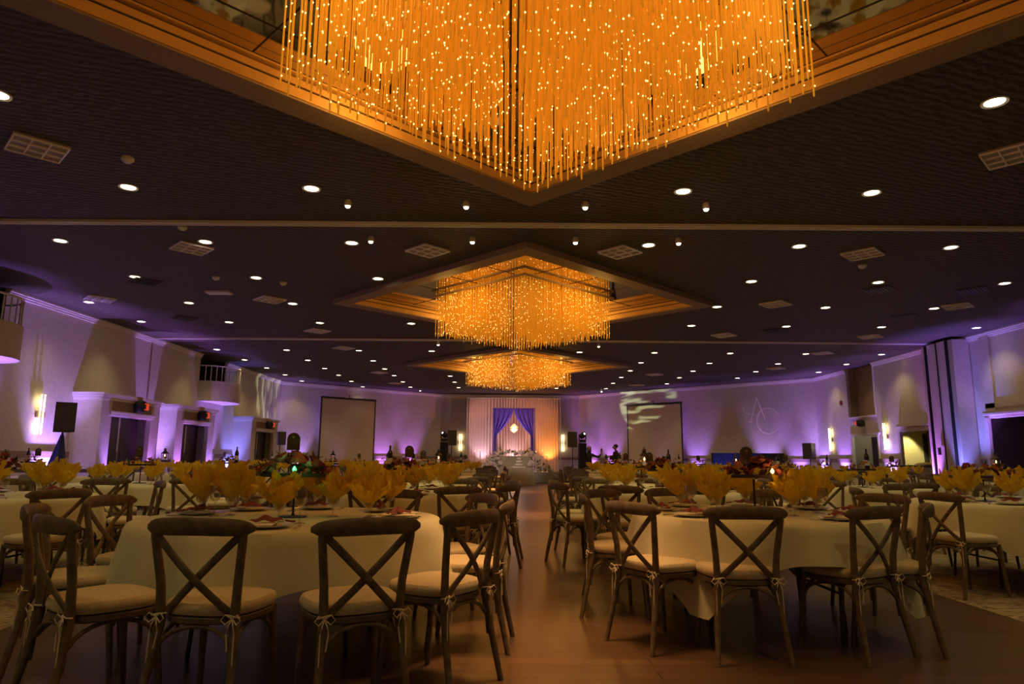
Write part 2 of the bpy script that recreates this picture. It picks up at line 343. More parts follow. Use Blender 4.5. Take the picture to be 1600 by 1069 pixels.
# vestibules on the left wall
VEST = [(16.45, 19.2, 2.67, 'nearest'), (20.2, 22.8, 2.67, 'middle'), (26.1, 29.0, 2.67, 'farthest')]
XV = -9.85
for i, (a, b, h, nm) in enumerate(VEST):
    o0, o1, dh = a+.45, b-.45, 2.12
    mb = MB()
    mb.box(((XL+XV)/2, a+.06, h/2), (XV-XL, .12, h)); mb.box(((XL+XV)/2, b-.06, h/2), (XV-XL, .12, h))
    mb.box((XV-.06, (a+.12+o0)/2, h/2), (.12, o0-a-.12, h)); mb.box((XV-.06, (b-.12+o1)/2, h/2), (.12, b-.12-o1, h))
    mb.box((XV-.06, (a+b)/2, (h+dh)/2), (.12, o1-o0, h-dh)); mb.box(((XL+XV)/2, (a+b)/2, h-.03), (XV-XL, b-a, .06))
    t = structure('wall_vestibule', mb.mesh('vestibule', M['wall'], False))
    mb = MB()
    for dz, pr in ((.03,.08),(.09,.045),(.15,.02)):
        mb.box(((XL+XV)/2, a-pr/2, h-dz), (XV-XL+.02, pr, .05)); mb.box((XV+pr/2, (a+b)/2, h-dz), (pr, b-a+2*pr, .05))
    ob('cornice', mb.mesh('cornice', M['white'], False), t)
    mb = MB(); mb.box((XV+.02, (o0+o1)/2, dh+.05), (.05, o1-o0+.2, .06)); mb.box((XV+.035, (o0+o1)/2, dh+.1), (.09, o1-o0+.26, .03))
    ob('door_casing', mb.mesh('casing', M['white'], False), t)
    mb = MB(); mb.box((XV+.004, (o0+o1)/2, dh+.28), (.01, o1-o0, .28)); ob('header_panel', mb.mesh('header', M['rug'], False), t)
    # doors
    d = structure('door_%d' % (i+1), (lambda m_: m_.mesh('door_pair', M['doorwood'], False))(MB().box((XL+.05+.3, o0+(o1-o0)*.25, dh/2), (.05, (o1-o0)/2-.02, dh)).box((XL+.05+.3, o0+(o1-o0)*.75, dh/2), (.05, (o1-o0)/2-.02, dh))))
    mb = MB(); mb.box((XL+.385, (o0+o1)/2, dh/2), (.02, .05, dh)); ob('astragal', mb.mesh('astragal', M['white'], False), d)
    mb = MB()
    for s in (-1, 1): mb.tube([(XL+.43, (o0+o1)/2+s*.08, .95), (XL+.43, (o0+o1)/2+s*.08, 1.25)], .012, 6)
    ob('door_handle', mb.mesh('handle', M['metal']), d)
    # exit sign with lamp
    t = empty('exit_sign', (XV, (a+b)/2+.1, dh+.28), 'red lit exit sign above the %s doorway on the left wall' % nm, 'exit sign', 'exit signs over the left doorways')
    mb = MB(); mb.box((.05, 0, .22), (.12, .26, .12)); ob('bracket', mb.mesh('br', M['gold'], False), t)
    mb = MB(); mb.lathe([(.02,-.17),(.11,-.14),(.155,-.05),(.155,.05),(.11,.14),(.02,.17)], 14, (.13,0,.02)); ob('housing', mb.mesh('hs', M['black']), t)
    mb = MB(); mb.box((.27,.04,.02), (.03,.16,.17), R(-10)); ob('lit_panel', mb.mesh('lp', M['red'], False), t)
# seam on left wall where the partition meets
mb = MB(); mb.box((XL+.012, 19.75, (CZ+0)/2), (.02, .05, CZ)); structure('trim_6', mb.mesh('wall_seam', M['rail'], False))
# diagonal corners and far wall
DL0, DL1 = (XL, 31.3), (-3.85, YF); DR0, DR1 = (XR, 28.4), (3.7, YF)
wall_run('wall_far_left', DL0, DL1); wall_run('wall_far', DL1, DR1); wall_run('wall_far_right', DR0, DR1, side=-1)
# right wall with bar opening, door and foyer opening
def wr(y0, y1, z0=0, z1=CZ, rail=True, nm='wall_right', **k): return wall_run(nm, (XR, y0), (XR, y1), z0, z1, side=-1, rail=rail, **k)
OPN = [(YN+3.5, 18.3, 2.3), (20.45, 22.5, 2.1), (23.75, 25.7, 2.07)]  # foyer opening, bar opening, doorway
wr(YN, 0); wr(18.3, 20.45); wr(22.5, 23.75); wr(25.7, 28.4)
wr(OPN[0][0], OPN[0][1], 2.3); wr(20.45, 22.5, 2.1); wr(20.45, 22.5, 0, .98, rail=False); wr(23.75, 25.7, 2.07, 2.75, rail=False)
# recessed upper panel over the doorway
mb = MB(); mb.box((XR+.30, 24.65, 3.65), (.05, 1.8, 1.9)); mb.box((XR+.15, 23.76, 3.65), (.3, .03, 1.9)); mb.box((XR+.15, 25.54, 3.65), (.3, .03, 1.9)); mb.box((XR+.15, 24.65, 2.74), (.3, 1.8, .03))
structure('wall_right_niche', mb.mesh('niche', M['rug'], False))
mb = MB(); mb.box((XR-.02, 24.65, 2.74), (.06, 1.9, .04)); mb.box((XR-.02, 24.65, 2.10), (.06, 2.1, .07)); mb.box((XR-.015,23.72,1.05),(.04,.08,2.1)); mb.box((XR-.015,25.58,1.05),(.04,.08,2.1)); mb.box((XR-.015,23.74,3.65),(.03,.05,1.85))
structure('trim_7', mb.mesh('door_trim', M['white'], False))
# recessed upper panel of the near right wall (frame)
mb = MB(); mb.box((XR-.02, 9.0, 2.62), (.05, 18.4, .12)); mb.box((XR-.04, 9.0, 2.46), (.10, 18.5, .05)); mb.box((XR-.06, 9.0, 2.40), (.13, 18.5, .05)); mb.box((XR-.02, 18.0, 3.5), (.05, .35, 2.1))
mb.box((XR-.03, 21.2, 2.32), (.08, 2.5, .05)); mb.box((XR-.05, 21.2, 2.27), (.12, 2.5, .04)); mb.box((XR-.02, 21.2, 2.14), (.05, 2.4, .06)); mb.box((XR-.02,22.38,1.5),(.05,.1,1.2)); mb.box((XR-.02,18.22,1.15),(.07,.16,2.3))
structure('trim_8', mb.mesh('cornice_right', M['wall'], False))
# rooms behind the openings
mb = MB(); mb.box((XR+2.2, 21.2, 1.5), (.1, 5.5, 3)); mb.box((XR+1.21, 23.6, 1.5), (2.0,.1,3)); mb.box((XR+1.21, 18.6, 1.5), (2.0,.1,3)); mb.box((XR+1.25, 21.2, 2.6), (2.1, 5.2, .1))
structure('wall_bar_room', mb.mesh('bar_room', mat('bar_room_paint', (.62,.55,.30), .8), False))
spot('bar_downlight', (XR+.80, 23.05, 2.5), (0,.22,-1), 170, (1,.86,.42), 66, .4, .04)
mb = MB(); mb.box((XR+1.62, 23.53, 1.35), (.42, .06, 1.5)); structure('window_1', mb.mesh('bar_window', M['dark'], False))
mb = MB(); mb.box((XR+1.6, 24.65, 1.3), (.1, 3, 2.6)); mb.box((XR+.9, 23.72,1.3),(1.6,.08,2.6)); mb.box((XR+.9,26.4,1.3),(1.6,.1,2.6)); mb.box((XR+.9,24.65,2.5),(1.6,3,.1)); structure('wall_corridor', mb.mesh('corr', mat('corridor_paint', (.20,.18,.13), .8), False))
point('corridor_lamp', (XR+1.0, 25.2, 2.2), 22, (1,.9,.66), .1)
d = structure('door_4', MB().box((XR+.25, 24.2, 1.0), (.06, .85, 2.0)).mesh('door_leaf', mat('green_door', (.02,.025,.02), .5), False))
mb = MB(); mb.box((XR+4.2, 9, 1.3), (.1, 19, 2.8)); mb.box((XR+2.2, 18.4, 1.3), (4.0,.1,2.8)); mb.box((XR+2.2, 9.1, 2.65), (4.0, 18.5, .1)); structure('wall_foyer', mb.mesh('foyer', mat('foyer_wall', (.05,.042,.035), .7, noise=(40,(.15,.12,.09),8)), False))
# folded partition leaves pocket
t = empty('folding_partition', (XR-.30, 19.4, 0), 'stack of folded partition leaves with dark seams at the right wall', 'partition')
ph = CZ-.08
for k, (y, wd, dx) in enumerate(((18.62,.22,.05),(18.95,.42,0),(19.42,.5,.03),(19.85,.24,.06))):
    mb = MB(); mb.box((dx, y-19.3, ph/2), (.46, wd-.03, ph)); ob('leaf_panel', mb.mesh('leaf', M['wall'], False), t)
mb = MB()
for y in (18.74, 19.165, 19.70): mb.box((-.02, y-19.3, ph/2), (.46, .035, ph))
ob('seam', mb.mesh('seam', M['black'], False), t)
mb = MB(); mb.box((-.26, .0+.1, 1.45), (.03,.1,.2)); ob('wall_latch', mb.mesh('latch', M['black'], False), t)
# serving counter in the bar opening
t = empty('serving_counter', (XR-.05, 21.48, .985), 'dark serving counter with papers in the lit bar opening', 'counter')
mb = MB(); mb.box((0, 0, .03), (.6, 1.98, .06)); ob('counter_top', mb.mesh('ct', M['doorwood'], False), t)
mb = MB(); mb.lathe([(.0,0),(.30,.01),(.34,.03),(.2,.07),(0,.09)], 18, (0,-.45,.065), .8, 1.3); o = ob('food_platter', mb.mesh('platter', mat('platter_food', (.7,.5,.12), .6)), None, (XR-.05, 21.48, .985)); tag(o, 'yellow heaped platter on the serving counter in the right wall', 'platter')
ORD = ['first','second','third','fourth','fifth','sixth','seventh','eighth','ninth','tenth','eleventh','twelfth','thirteenth']
def oi(x, cy, h=4.5): return abs(x-CX)+abs(0) > 1e9
# ================================================================== CEILING FIXTURES
mb = MB(); mb.lathe([(.085,0),(.115,-.012),(.12,0)], 20, cap=False); ring_me = mb.mesh('downlight_ring', M['white'])
mb = MB(); mb.lathe([(.001,.0),(.088,-.004)], 20, cap=False); lens_me = mb.mesh('downlight_lens', M['lampglow'])
gx = [-9.60,-7.33,-4.98,-2.61,-.21,2.2,4.64,7.1,9.56,12.02]
gy = [-.5,1.65,3.87,6.1,8.38,10.64,12.87,15.12,17.35,21.95,24.3,26.55,28.75,31.1,33.5]  # first three rows continue the grid out of view, added to brighten near tables
for j, y in enumerate(gy):
    n = 0
    for x in gx:
        if any(abs(x-CX)+abs(y-cy) < 4.52 for cy in CYS): continue
        if abs(x) > 8 and y < 5: continue
        if x < -9 and y < 14: continue
        if x > 9 and y < 12 : continue
        if x > 12 and y < 17: continue
        if y > 20 and abs(x) < 1.2 and y < 33: continue
        if y > 31.3 and (x < XL+(y-31.3)*1.1+.5): continue
        if y > 28.4 and x > XR-(y-28.4)*1.006-.5: continue
        if y > 33 and x > 0 and x < 2: continue
        n += 1
        t = empty('recessed_downlight', (x, y, CZ-.002), 'lit round ceiling downlight, %s from the left in the %s row back' % (ORD[n-1], (ORD+['fourteenth','fifteenth'])[j]), 'ceiling light', 'round downlights in the dark ceiling')
        ob('trim_ring', ring_me, t); ob('lens', lens_me, t)
        wall_near = x < -9 or x > 12
        spot('lamp', (0,0,-.05), (0,0,-1), W_DOWN*(1.0 if not wall_near else .8), COL_DOWN, 105, .9, .06, t)
# pin spots
mb = MB(); mb.lathe([(.001,.03),(.03,.03),(.045,.0),(.05,-.05),(.04,-.06)], 12); can_me = mb.mesh('pin_can', M['white'])
mb = MB(); mb.lathe([(.034,-.060),(.032,-.072),(.020,-.084),(.001,-.088)], 12, cap=False); pin_me = mb.mesh('pin_lens', M['starglow'])
STAR = [(-2.22,8.74),(-.63,8.75),(.97,8.74),(2.6,8.76),(-2.22,10.27),(-.63,10.26),(.98,10.25),(2.59,10.25),(-2.2,20.1),(2.6,20.2),(-4.6,34.3),(4.5,34.1)]
names = ['before the first track','before the first track','before the first track','before the first track','behind the first track','behind the first track','behind the first track','behind the first track']
for i, (x, y) in enumerate(STAR):
    lb = ('bright pin spotlight, %s from left, in the row just %s' % (ORD[i % 4], names[i])) if i < 8 else ['pin spotlight at the second ceiling track, left of the middle chandelier','pin spotlight at the second ceiling track, right of the middle chandelier','small pin spotlight above the wall right of the left screen','small pin spotlight above the wall left of the right screen'][i-8]
    t = empty('pin_spotlight', (x, y, CZ-.04), lb, 'spotlight', 'small pin spotlights beside the ceiling tracks')
    ob('can', can_me, t); ob('lens', pin_me, t)
    if i < 8: spot('lamp', (0,0,-.12), (0,.15,-1), W_STAR, COL_DOWN, 70, .8, .03, t)
    if i in (8, 9): spot('lamp', (0,0,-.12), (-x*.9, 33.6-y, -3.6), 900, (1,.82,.70), 13, .6, .03, t)
    if i >= 10: spot('lamp', (0,0,-.12), (-x*.8,.9,-1.9), 330, (1,.50,.38) if i == 10 else (1,.34,.07), 80, .8, .03, t)
# troffers (unlit)
mg = mat('troffer_louver', (.95,.88,.94), .5); mg2 = mat('troffer_inside', (.34,.28,.31), .5)
tr = []
mb = MB(); mb.box((0,0,-.01), (.54,.54,.02)); bk = mb.mesh('troffer_pan', mg2, False)
mb = MB()
for x in np.linspace(-.26,.26,4): mb.box((x,0,-.03), (.014,.53,.022))
for y in np.linspace(-.26,.26,4): mb.box((0,y,-.03), (.53,.014,.022))
lv = mb.mesh('troffer_grid', mg, False)
tp = [(-5.36,7.22),(5.61,7.21),(-5.34,10.94),(-1.42,10.98),(1.79,10.97),(5.84,10.98),(-5.34,14.67),(5.82,14.74),(9.89,14.8),(-9.1,14.7),(-5.34,18.4),(5.87,18.6),(9.94,18.64),(-5.33,21.35),(9.97,21.66),(-5.4,27.6),(5.8,27.6),(-5.4,31.6),(5.8,31.6),(9.9,25.4)]
for i, (x, y) in enumerate(tp):
    row = ORD[[7.2,10.95,14.7,18.5,21.5,25.4,27.6,31.6].index(min([7.2,10.95,14.7,18.5,21.5,25.4,27.6,31.6], key=lambda q: abs(q-y)))]
    k = sum(1 for a, b in tp if abs(b-y) < .8 and a < x)
    t = empty('ceiling_troffer', (x, y, CZ-.001), 'unlit louvred rectangular ceiling fixture, %s from left in the %s row of fixtures' % (ORD[k], row), 'ceiling light', 'unlit louvred ceiling fixtures', R(45))
    ob('pan', bk, t); ob('louver', lv, t)
# vents, detectors
vm = mat('vent_paint', (.06,.045,.045), .5)
for i, (x, y) in enumerate([(-7.3,13.2),(7.4,13.4),(9.3,13.4),(7.0,17.9),(-8.2,16.8),(9.4,16.0)]):
    t = empty('ceiling_vent', (x, y, CZ-.001), 'dark slatted ceiling air vent, %s of the vents, counted nearest first' % ORD[i], 'air vent', 'dark ceiling vents')
    t.rotation_euler = (0,0,R(45)); mb = MB(); mb.box((0,0,-.012), (.50,.50,.02)); ob('frame', mb.mesh('vent', vm, False), t)
    mb = MB()
    for q in range(7): mb.box((0,-.20+q*.066,-.03), (.44,.025,.015))
    ob('slats', mb.mesh('slats', M['black'], False), t)
for i, (x, y, lb) in enumerate([(-5.75,12.85,'small round smoke detector left of the middle chandelier'),(-4.56,13.2,'small round smoke detector nearest the middle chandelier on its left'),(-5.0,9.9,'tiny sprinkler under the louvred fixture behind the first track'),(-4.5,7.5,'tiny sprinkler by the big near louvred fixture on the left'),(6.2,11.7,'tiny sprinkler right of centre behind the first track')]):
    mb = MB(); mb.lathe([(.07,0),(.07,-.03),(.04,-.06),(.015,-.065)], 14); tag(ob('smoke_detector' if i < 2 else 'ceiling_sprinkler', mb.mesh('det', M['white']), None, (x, y, CZ-.001)), lb, 'smoke detector' if i < 2 else 'sprinkler')
mb = MB(); mb.box((0,0,-.02), (.5,.25,.04)); tag(ob('ceiling_speaker', mb.mesh('panel', M['white'], False), None, (-6.2,14.05,CZ-.001)), 'small pale flat panel on the ceiling left of the middle chandelier', 'ceiling panel')

# ================================================================== CHANDELIERS
N = 34; HS = 1.96; ZB = 3.83; ZT = 4.715
def rod_mesh(n, z0, z1, r=.0075):
    mb = MB(); mb.lathe([(r*.4, z0-.012),(r, z0),(r, z1)], n); return mb
for ci, cy in enumerate(CYS):
    t = empty('crystal_chandelier', (CX, cy, ZB), ['huge diamond chandelier of glowing amber rods filling the top of the photo','amber rod chandelier hanging in the middle diamond ceiling recess','farthest and smallest amber rod chandelier, nearest the stage'][ci], 'chandelier', 'amber rod chandeliers')
    rnd = random.Random(40+ci)
    pos = []
    for a in range(N):
        for b in range(N):
            u = (a+.5)/N*2-1; v = (b+.5)/N*2-1; x = (u-v)*HS/2; y = (u+v)*HS/2
            pos.append((x+rnd.uniform(-.012,.012), y+rnd.uniform(-.012,.012), max(abs(u), abs(v)), rnd.uniform(-.10,.03)))
    edge = [p for p in pos if p[2] > .95]; inner = [p for p in pos if p[2] <= .95]
    rnd.shuffle(edge); edge.sort(key=lambda p: -abs(p[2])); 
    solo = edge[:100]; rest = edge[100:]+inner
    V, F = [], []; nn = 5 if ci == 0 else 4
    base = rod_mesh(nn, 0, ZT-ZB); bv = np.array([tuple(q) for q in base.v]); nb = len(bv)
    for x, y, _, dz in rest:
        k = len(V)*nb; q = bv.copy(); q[:,0] += x; q[:,1] += y; q[q[:,2] < .5, 2] += dz; V.append(q); F += [tuple(i+k for i in f) for f in base.f]
    me = bpy.data.meshes.new('rods'); me.from_pydata(np.concatenate(V).tolist(), [], F); me.materials.append(M['rod']); o = ob('rod_cluster', me, t); o['kind'] = 'stuff'
    me = rod_mesh(6, 0, ZT-ZB+.1).mesh('rod', M['rod'])
    for x, y, _, dz in solo: ob('rod', me, t, (x, y, dz if dz < 0 else 0))
    # bulbs along the rods
    allp = []
    for x, y, e, dz in pos:
        z = dz + rnd.uniform(0,.13)
        if rnd.random() < .8: allp.append((x, y, dz+.01, e))
        while z < ZT-ZB-.05:
            if rnd.random() < ((.75 if e > .8 else .35) if ci == 0 else (.6 if e > .8 else .2)): allp.append((x+.008, y-.006, z, e))
            z += rnd.uniform(.13,.22)
    r = .0062 if ci == 0 else (.0052 if ci == 1 else .0072)
    ov = np.array([(r,0,0),(0,r,0),(-r,0,0),(0,-r,0),(0,0,r*1.3),(0,0,-r*1.3)]); of = [(0,1,4),(1,2,4),(2,3,4),(3,0,4),(1,0,5),(2,1,5),(3,2,5),(0,3,5)]
    near = [p for p in allp if p[3] > .95 and p[1] < 0]; rnd.shuffle(near); sb = near[:100]; ss = set(sb)
    V, F = [], []
    for p in allp:
        if p in ss: continue
        k = len(V)*6; V.append(ov+np.array(p[:3])); F += [tuple(i+k for i in f) for f in of]
    me = bpy.data.meshes.new('bulbs'); me.from_pydata(np.concatenate(V).tolist(), [], F); me.materials.append(M['bulb']); o = ob('bulb_cluster', me, t); o['kind'] = 'stuff'
    me = bpy.data.meshes.new('bulb'); me.from_pydata(ov.tolist(), [], of); me.materials.append(M['bulb'])
    for p in sb: ob('bulb', me, t, p[:3])
    mb = MB(); h = HS+.05
    a_ = [(0,-h),(h,0),(0,h),(-h,0)]; b_ = [(0,-h+.05),(h-.05,0),(0,h-.05),(-h+.05,0)]
    for k in range(4):
        j = (k+1) % 4; mb.add([(a_[k][0],a_[k][1],.80),(a_[j][0],a_[j][1],.80),(b_[j][0],b_[j][1],.80),(b_[k][0],b_[k][1],.80),(a_[k][0],a_[k][1],.84),(a_[j][0],a_[j][1],.84),(b_[j][0],b_[j][1],.84),(b_[k][0],b_[k][1],.84)], [(0,3,2,1),(4,5,6,7),(0,1,5,4),(2,3,7,6)])
    ob('rack_frame', mb.mesh('rack', M['rimcol'], False), t)
    # lamps of the chandelier: ring of warm lamps at its sides, one beneath
    for sx, sy in ((1,1),(1,-1),(-1,1),(-1,-1)):
        point('lamp', (sx*(HS/2+.50), sy*(HS/2+.50), .62), W_CHAND*.42, COL_CH, .30, t)
    spot('lamp', (0,0,-.15), (0,0,-1), W_CHAND*(8.0 if ci == 0 else 13.0), (1.0,.52,.20), 44, 1, .4, t)

# ================================================================== UPLIGHTS AND SCONCES
mb = MB(); mb.lathe([(.06,.0),(.085,.02),(.085,.15),(.09,.16)], 16); mb.box((0,0,.0), (.24,.05,.015)); mb.box((.10,0,.06), (.012,.05,.12)); mb.box((-.10,0,.06), (.012,.05,.12)); up_body = mb.mesh('uplight_body', M['black'])
mb = MB(); mb.lathe([(.001,.164),(.078,.162)], 16, cap=False); up_lens = mb.mesh('uplight_lens', M['purpleglow'])
VI = (.37,.17,1.0); BL = (.19,.19,1.0); PK = (.50,.17,1.0); LV = (.42,.24,1.0)
def uplight(x, y, d, col, lb, s=1.0, ang=58):
    t = empty('uplight', (x, y, .01), lb, 'uplight', 'floor uplights along the walls')
    ob('body', up_body, t); ob('lens', up_lens, t)
    spot('lamp', (0,0,.19), (d[0]*.13, d[1]*.13, 1), W_UP*s, col, ang, .8, .05, t)
l_ = (-1, 0); r_ = (1, 0)
for k, (y, c, s) in enumerate([(9.9,LV,1.6),(12.9,VI,1.8),(15.6,LV,1.8),(19.72,LV,1.3),(24.0,VI,1.1),(25.7,BL,1.0),(30.1,LV,1)]):
    uplight(XL+.30 if k not in (3,) else XL+.35, y, l_, c, 'slim floor uplight washing the left wall violet, %s from the camera' % ORD[k], s)
for k, (y, c) in enumerate([(16.15,VI),(19.32,PK),(20.05,PK),(22.95,VI)]):
    uplight(XV+.28, (17.0,18.7,20.5,22.55)[k], l_, c, 'slim floor uplight before a left doorway pillar, %s from the camera' % ORD[k], .45)
def dpt(p0, p1, q, off):
    dx, dy = p1[0]-p0[0], p1[1]-p0[1]; L = math.hypot(dx, dy); n = (-dy/L, dx/L); 
    if n[1] < 0: n = (-n[0], -n[1])
    return p0[0]+dx*q-n[0]*off, p0[1]+dy*q-n[1]*off, n
for k, (q, c) in enumerate([(.10,LV),(.30,VI),(.60,PK),(.78,PK)]):
    x, y, n = dpt(DL0, DL1, q, .45); uplight(x, y, n, c, 'slim floor uplight on the left angled wall, %s from the corner' % ORD[k], .6)
for k, (q, c) in enumerate([(.06,VI),(.17,LV),(.44,VI),(.56,PK),(.83,PK),(.93,PK)]):
    x, y, n = dpt(DR0, DR1, q, .45); uplight(x, y, n, c, 'slim floor uplight on the right angled wall, %s from the corner' % ORD[k], .6)
for k, (y, c, x) in enumerate([(26.2,VI,XR-.35),(27.9,LV,XR-.35),(23.0,LV,XR-.3),(19.9,PK,XR-.75),(18.45,BL,XR-.8),(17.5,VI,XR-.4),(14.2,VI,XR-.35),(10.4,VI,XR-.35)]):
    uplight(x, y, r_, c, 'slim floor uplight washing the right wall, %s one placed along it' % ORD[k], 1.0)
# blue ones inside the booth
def sconce(x, y, z, nx, ny, lb):
    t = empty('wall_sconce', (x, y, z), lb, 'wall light', 'tall lit wall sconces', math.atan2(ny, nx))   # local +x points into room
    mb = MB(); mb.box((.03,0,0), (.06,.12,.14)); mb.box((.07,0,0), (.03,.30,.12)); ob('bracket', mb.mesh('br', M['gold'], False), t)
    for s in (-1, 1):
        mb = MB(); mb.tube([(.10, s*.055, -.44), (.10, s*.055, .44)], .013, 8); ob('tube', mb.mesh('tube', M['sconceglow']), t)
    point('lamp', (.09,0,.28), 1.6, (1,.78,.30), .05, t); point('lamp', (.09,0,-.28), 1.6, (1,.78,.30), .05, t)
sconce(XL, 15.25, 2.05, 1, 0, 'tall glowing double tube sconce on the left wall by the big loudspeaker')
sconce(XR, 27.15, 1.98, -1, 0, 'tall glowing sconce left of the doorway on the right wall')
sconce(XR, 23.15, 1.98, -1, 0, 'tall glowing sconce between the doorway and the bar opening')
sconce(-2.74, YF, 2.0, 0, -1, 'tall glowing sconce half hidden behind the speaker left of the stage drape')
sconce(2.78, YF, 2.0, 0, -1, 'tall glowing sconce at the right edge of the stage drape')
# fire alarm
mb = MB(); mb.box((-.02,0,0), (.04,.13,.16)); tag(ob('fire_alarm', mb.mesh('al', mat('alarm_red',(.25,.02,.02),.4), False), None, (XR, 26.2, 3.35)), 'small dark red alarm high on the right wall', 'alarm')
t = empty('emergency_light', (XR, 24.65, 2.5), 'dark round emergency light above the doorway on the right wall', 'emergency light')
mb = MB(); mb.lathe([(.02,-.14),(.12,-.1),(.16,0),(.12,.1),(.02,.14)], 14, (-.12,0,0)); ob('housing', mb.mesh('h', M['black']), t)
mb = MB(); mb.box((-.26,.05,0), (.04,.12,.1)); ob('lens', mb.mesh('l', M['red'], False), t)

# ================================================================== SCREENS
def screen(p0, p1, q0, q1, z0, z1, off, lb):
    a = dpt(p0, p1, q0, off); b = dpt(p0, p1, q1, off); L = math.hypot(b[0]-a[0], b[1]-a[1]); an = math.atan2(b[1]-a[1], b[0]-a[0])
    t = empty('projection_screen', ((a[0]+b[0])/2, (a[1]+b[1])/2, z0), lb, 'projector screen', 'projector screens on the angled walls', an)
    mb = MB(); mb.box((0,0,(z1-z0)/2), (L-.12,.02,z1-z0)); ob('fabric', mb.mesh('fab', M['screen'], False), t)
    mb = MB(); mb.box((0,0,z1-z0+.03), (L,.10,.10)); mb.box((-L/2+.03,0,(z1-z0)/2), (.06,.04,z1-z0)); mb.box((L/2-.03,0,(z1-z0)/2), (.06,.04,z1-z0)); mb.box((0,0,0), (L,.05,.06)); ob('black_border', mb.mesh('bord', M['black'], False), t)
    mb = MB(); mb.tube([(0,0,z1-z0+.08),(0,0,z1-z0+.22)], .02, 6); ob('hanger', mb.mesh('hg', M['black']), t)
    return t
screen(DL0, DL1, .195, .522, .85, 3.92, .42, 'tall blank projection screen with black border, left of the stage')
screen(DR0, DR1, .480, .728, .80, 3.80, .42, 'blank projection screen catching pale light streaks, right of the stage')
# projected monogram on the right angled wall, its light modelled as pale letters
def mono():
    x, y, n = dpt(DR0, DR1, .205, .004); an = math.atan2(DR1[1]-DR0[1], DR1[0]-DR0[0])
    t = empty('light_monogram_letters', (x, y, 3.0), 'projected light monogram A and C, built as pale strokes on the right angled wall', 'monogram', None, an+PI)
    m_ = mat('monogram_light_paint', (.97,.93,.88), .6)
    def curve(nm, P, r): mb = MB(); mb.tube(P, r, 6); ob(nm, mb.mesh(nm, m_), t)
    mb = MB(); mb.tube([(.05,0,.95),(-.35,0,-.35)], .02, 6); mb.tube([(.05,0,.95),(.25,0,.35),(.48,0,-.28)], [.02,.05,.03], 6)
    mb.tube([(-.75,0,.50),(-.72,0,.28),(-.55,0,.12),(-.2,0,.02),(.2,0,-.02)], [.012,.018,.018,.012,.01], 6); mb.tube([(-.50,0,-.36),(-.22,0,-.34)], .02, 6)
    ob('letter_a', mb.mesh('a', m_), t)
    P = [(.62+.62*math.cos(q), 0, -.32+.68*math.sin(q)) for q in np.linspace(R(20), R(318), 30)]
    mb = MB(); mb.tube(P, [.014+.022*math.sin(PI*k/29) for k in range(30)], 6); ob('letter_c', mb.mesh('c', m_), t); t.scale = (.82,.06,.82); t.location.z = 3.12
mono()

# ================================================================== STAGE AREA
def wavy(x0, x1, z0, z1, y, amp=.06, wl=.18, nu=None, nv=6, seed=0, top=None, taper=0):
    rnd = random.Random(seed); nu = nu or int((x1-x0)/wl*6); ph = rnd.random()*6
    def f(u, v):
        x = x0+(x1-x0)*u; zt = z1; z = z0+(zt-z0)*v
        a = amp*(.55+.45*math.sin(x*2.3+ph))*(1-.35*v)
        return (x, y+a*math.sin(2*PI*x/wl+ph+1.2*math.sin(x*3.1)), z)
    mb = MB(); mb.grid(f, nu, nv); return mb
t = empty('stage', (0, 34.85, 0), 'low skirted stage platform against the far wall', 'stage')
mb = MB(); mb.box((0,0,.49), (5.06,3.7,.06)); ob('deck', mb.mesh('deck', M['stagecloth'], False), t)
mb = MB(); mb.box((0,.0,.23), (4.9,3.5,.46)); ob('frame', mb.mesh('frame', M['dark'], False), t)
mb = wavy(-2.55, 2.55, .02, .50, -1.86, .03, .16, seed=3); mb.box((-2.55,0,.25), (.03,3.7,.48)); mb.box((2.55,0,.25), (.03,3.7,.48)); ob('skirt', mb.mesh('skirt', M['stagecloth']), t)
t = empty('backdrop_drape', (0, 36.5, .52), 'full height blush pleated drape backdrop behind the stage', 'drape')
for k, (a, b) in enumerate(((-2.27,-1.0),(-1.0,.12),(.12,1.25),(1.25,2.5))):
    mb = wavy(a, b, 0, 3.78, 0, .07, .15, nu=int((b-a)/.15*8), seed=11+k); ob('curtain_panel', mb.mesh('panel', M['drape']), t)
mb = MB(); mb.tube([(-2.35,0,3.82),(2.6,0,3.82)], .03, 8); ob('crossbar', mb.mesh('bar', M['white']), t)
for x_ in (-2.35, 2.6): mb = MB(); mb.tube([(x_,0,0),(x_,0,3.82)], .025, 8); ob('upright', mb.mesh('upr', M['white']), t)
# violet swags on their own bar
t = empty('violet_curtain', (0.12, 35.6, .52), 'pair of violet curtains swept apart above the head table', 'curtain')
def swag(s):
    x0 = 0; W_ = 1.04
    def f(u, v):   # v: 0 bottom .. 1 top ; curtain hangs from x=s*0.02..s*W_
        zt = 3.18; 
        xo = W_                                  # outer edge
        # inner edge swept outward lower down
        k = 1-v; xi = .02+ (W_-.16)*(k*1.0)**1.35 if k < .62 else None
        zb = 1.0
        inner = .02 + (W_-.18)*min(1, k/.62)**1.7
        x = xo + (inner-xo)*u
        z = zt - k*(zt-zb) - (1-u)*0*k
        y = .05*math.sin(u*26+k*2)*(.5+.5*k)
        return (s*x, y, z)
    mb = MB(); mb.grid(f, 44, 20); return mb
ob('curtain_panel', swag(-1).mesh('swag', M['purple']), t); ob('curtain_panel', swag(1).mesh('swag', M['purple']), t)
mb = MB(); mb.tube([(-1.1,0,3.2),(1.1,0,3.2)], .025, 8); mb.tube([(-1.08,0,0),(-1.08,0,3.2)], .02, 6); mb.tube([(1.08,0,0),(1.08,0,3.2)], .02, 6); ob('frame', mb.mesh('frame', M['purple']), t)
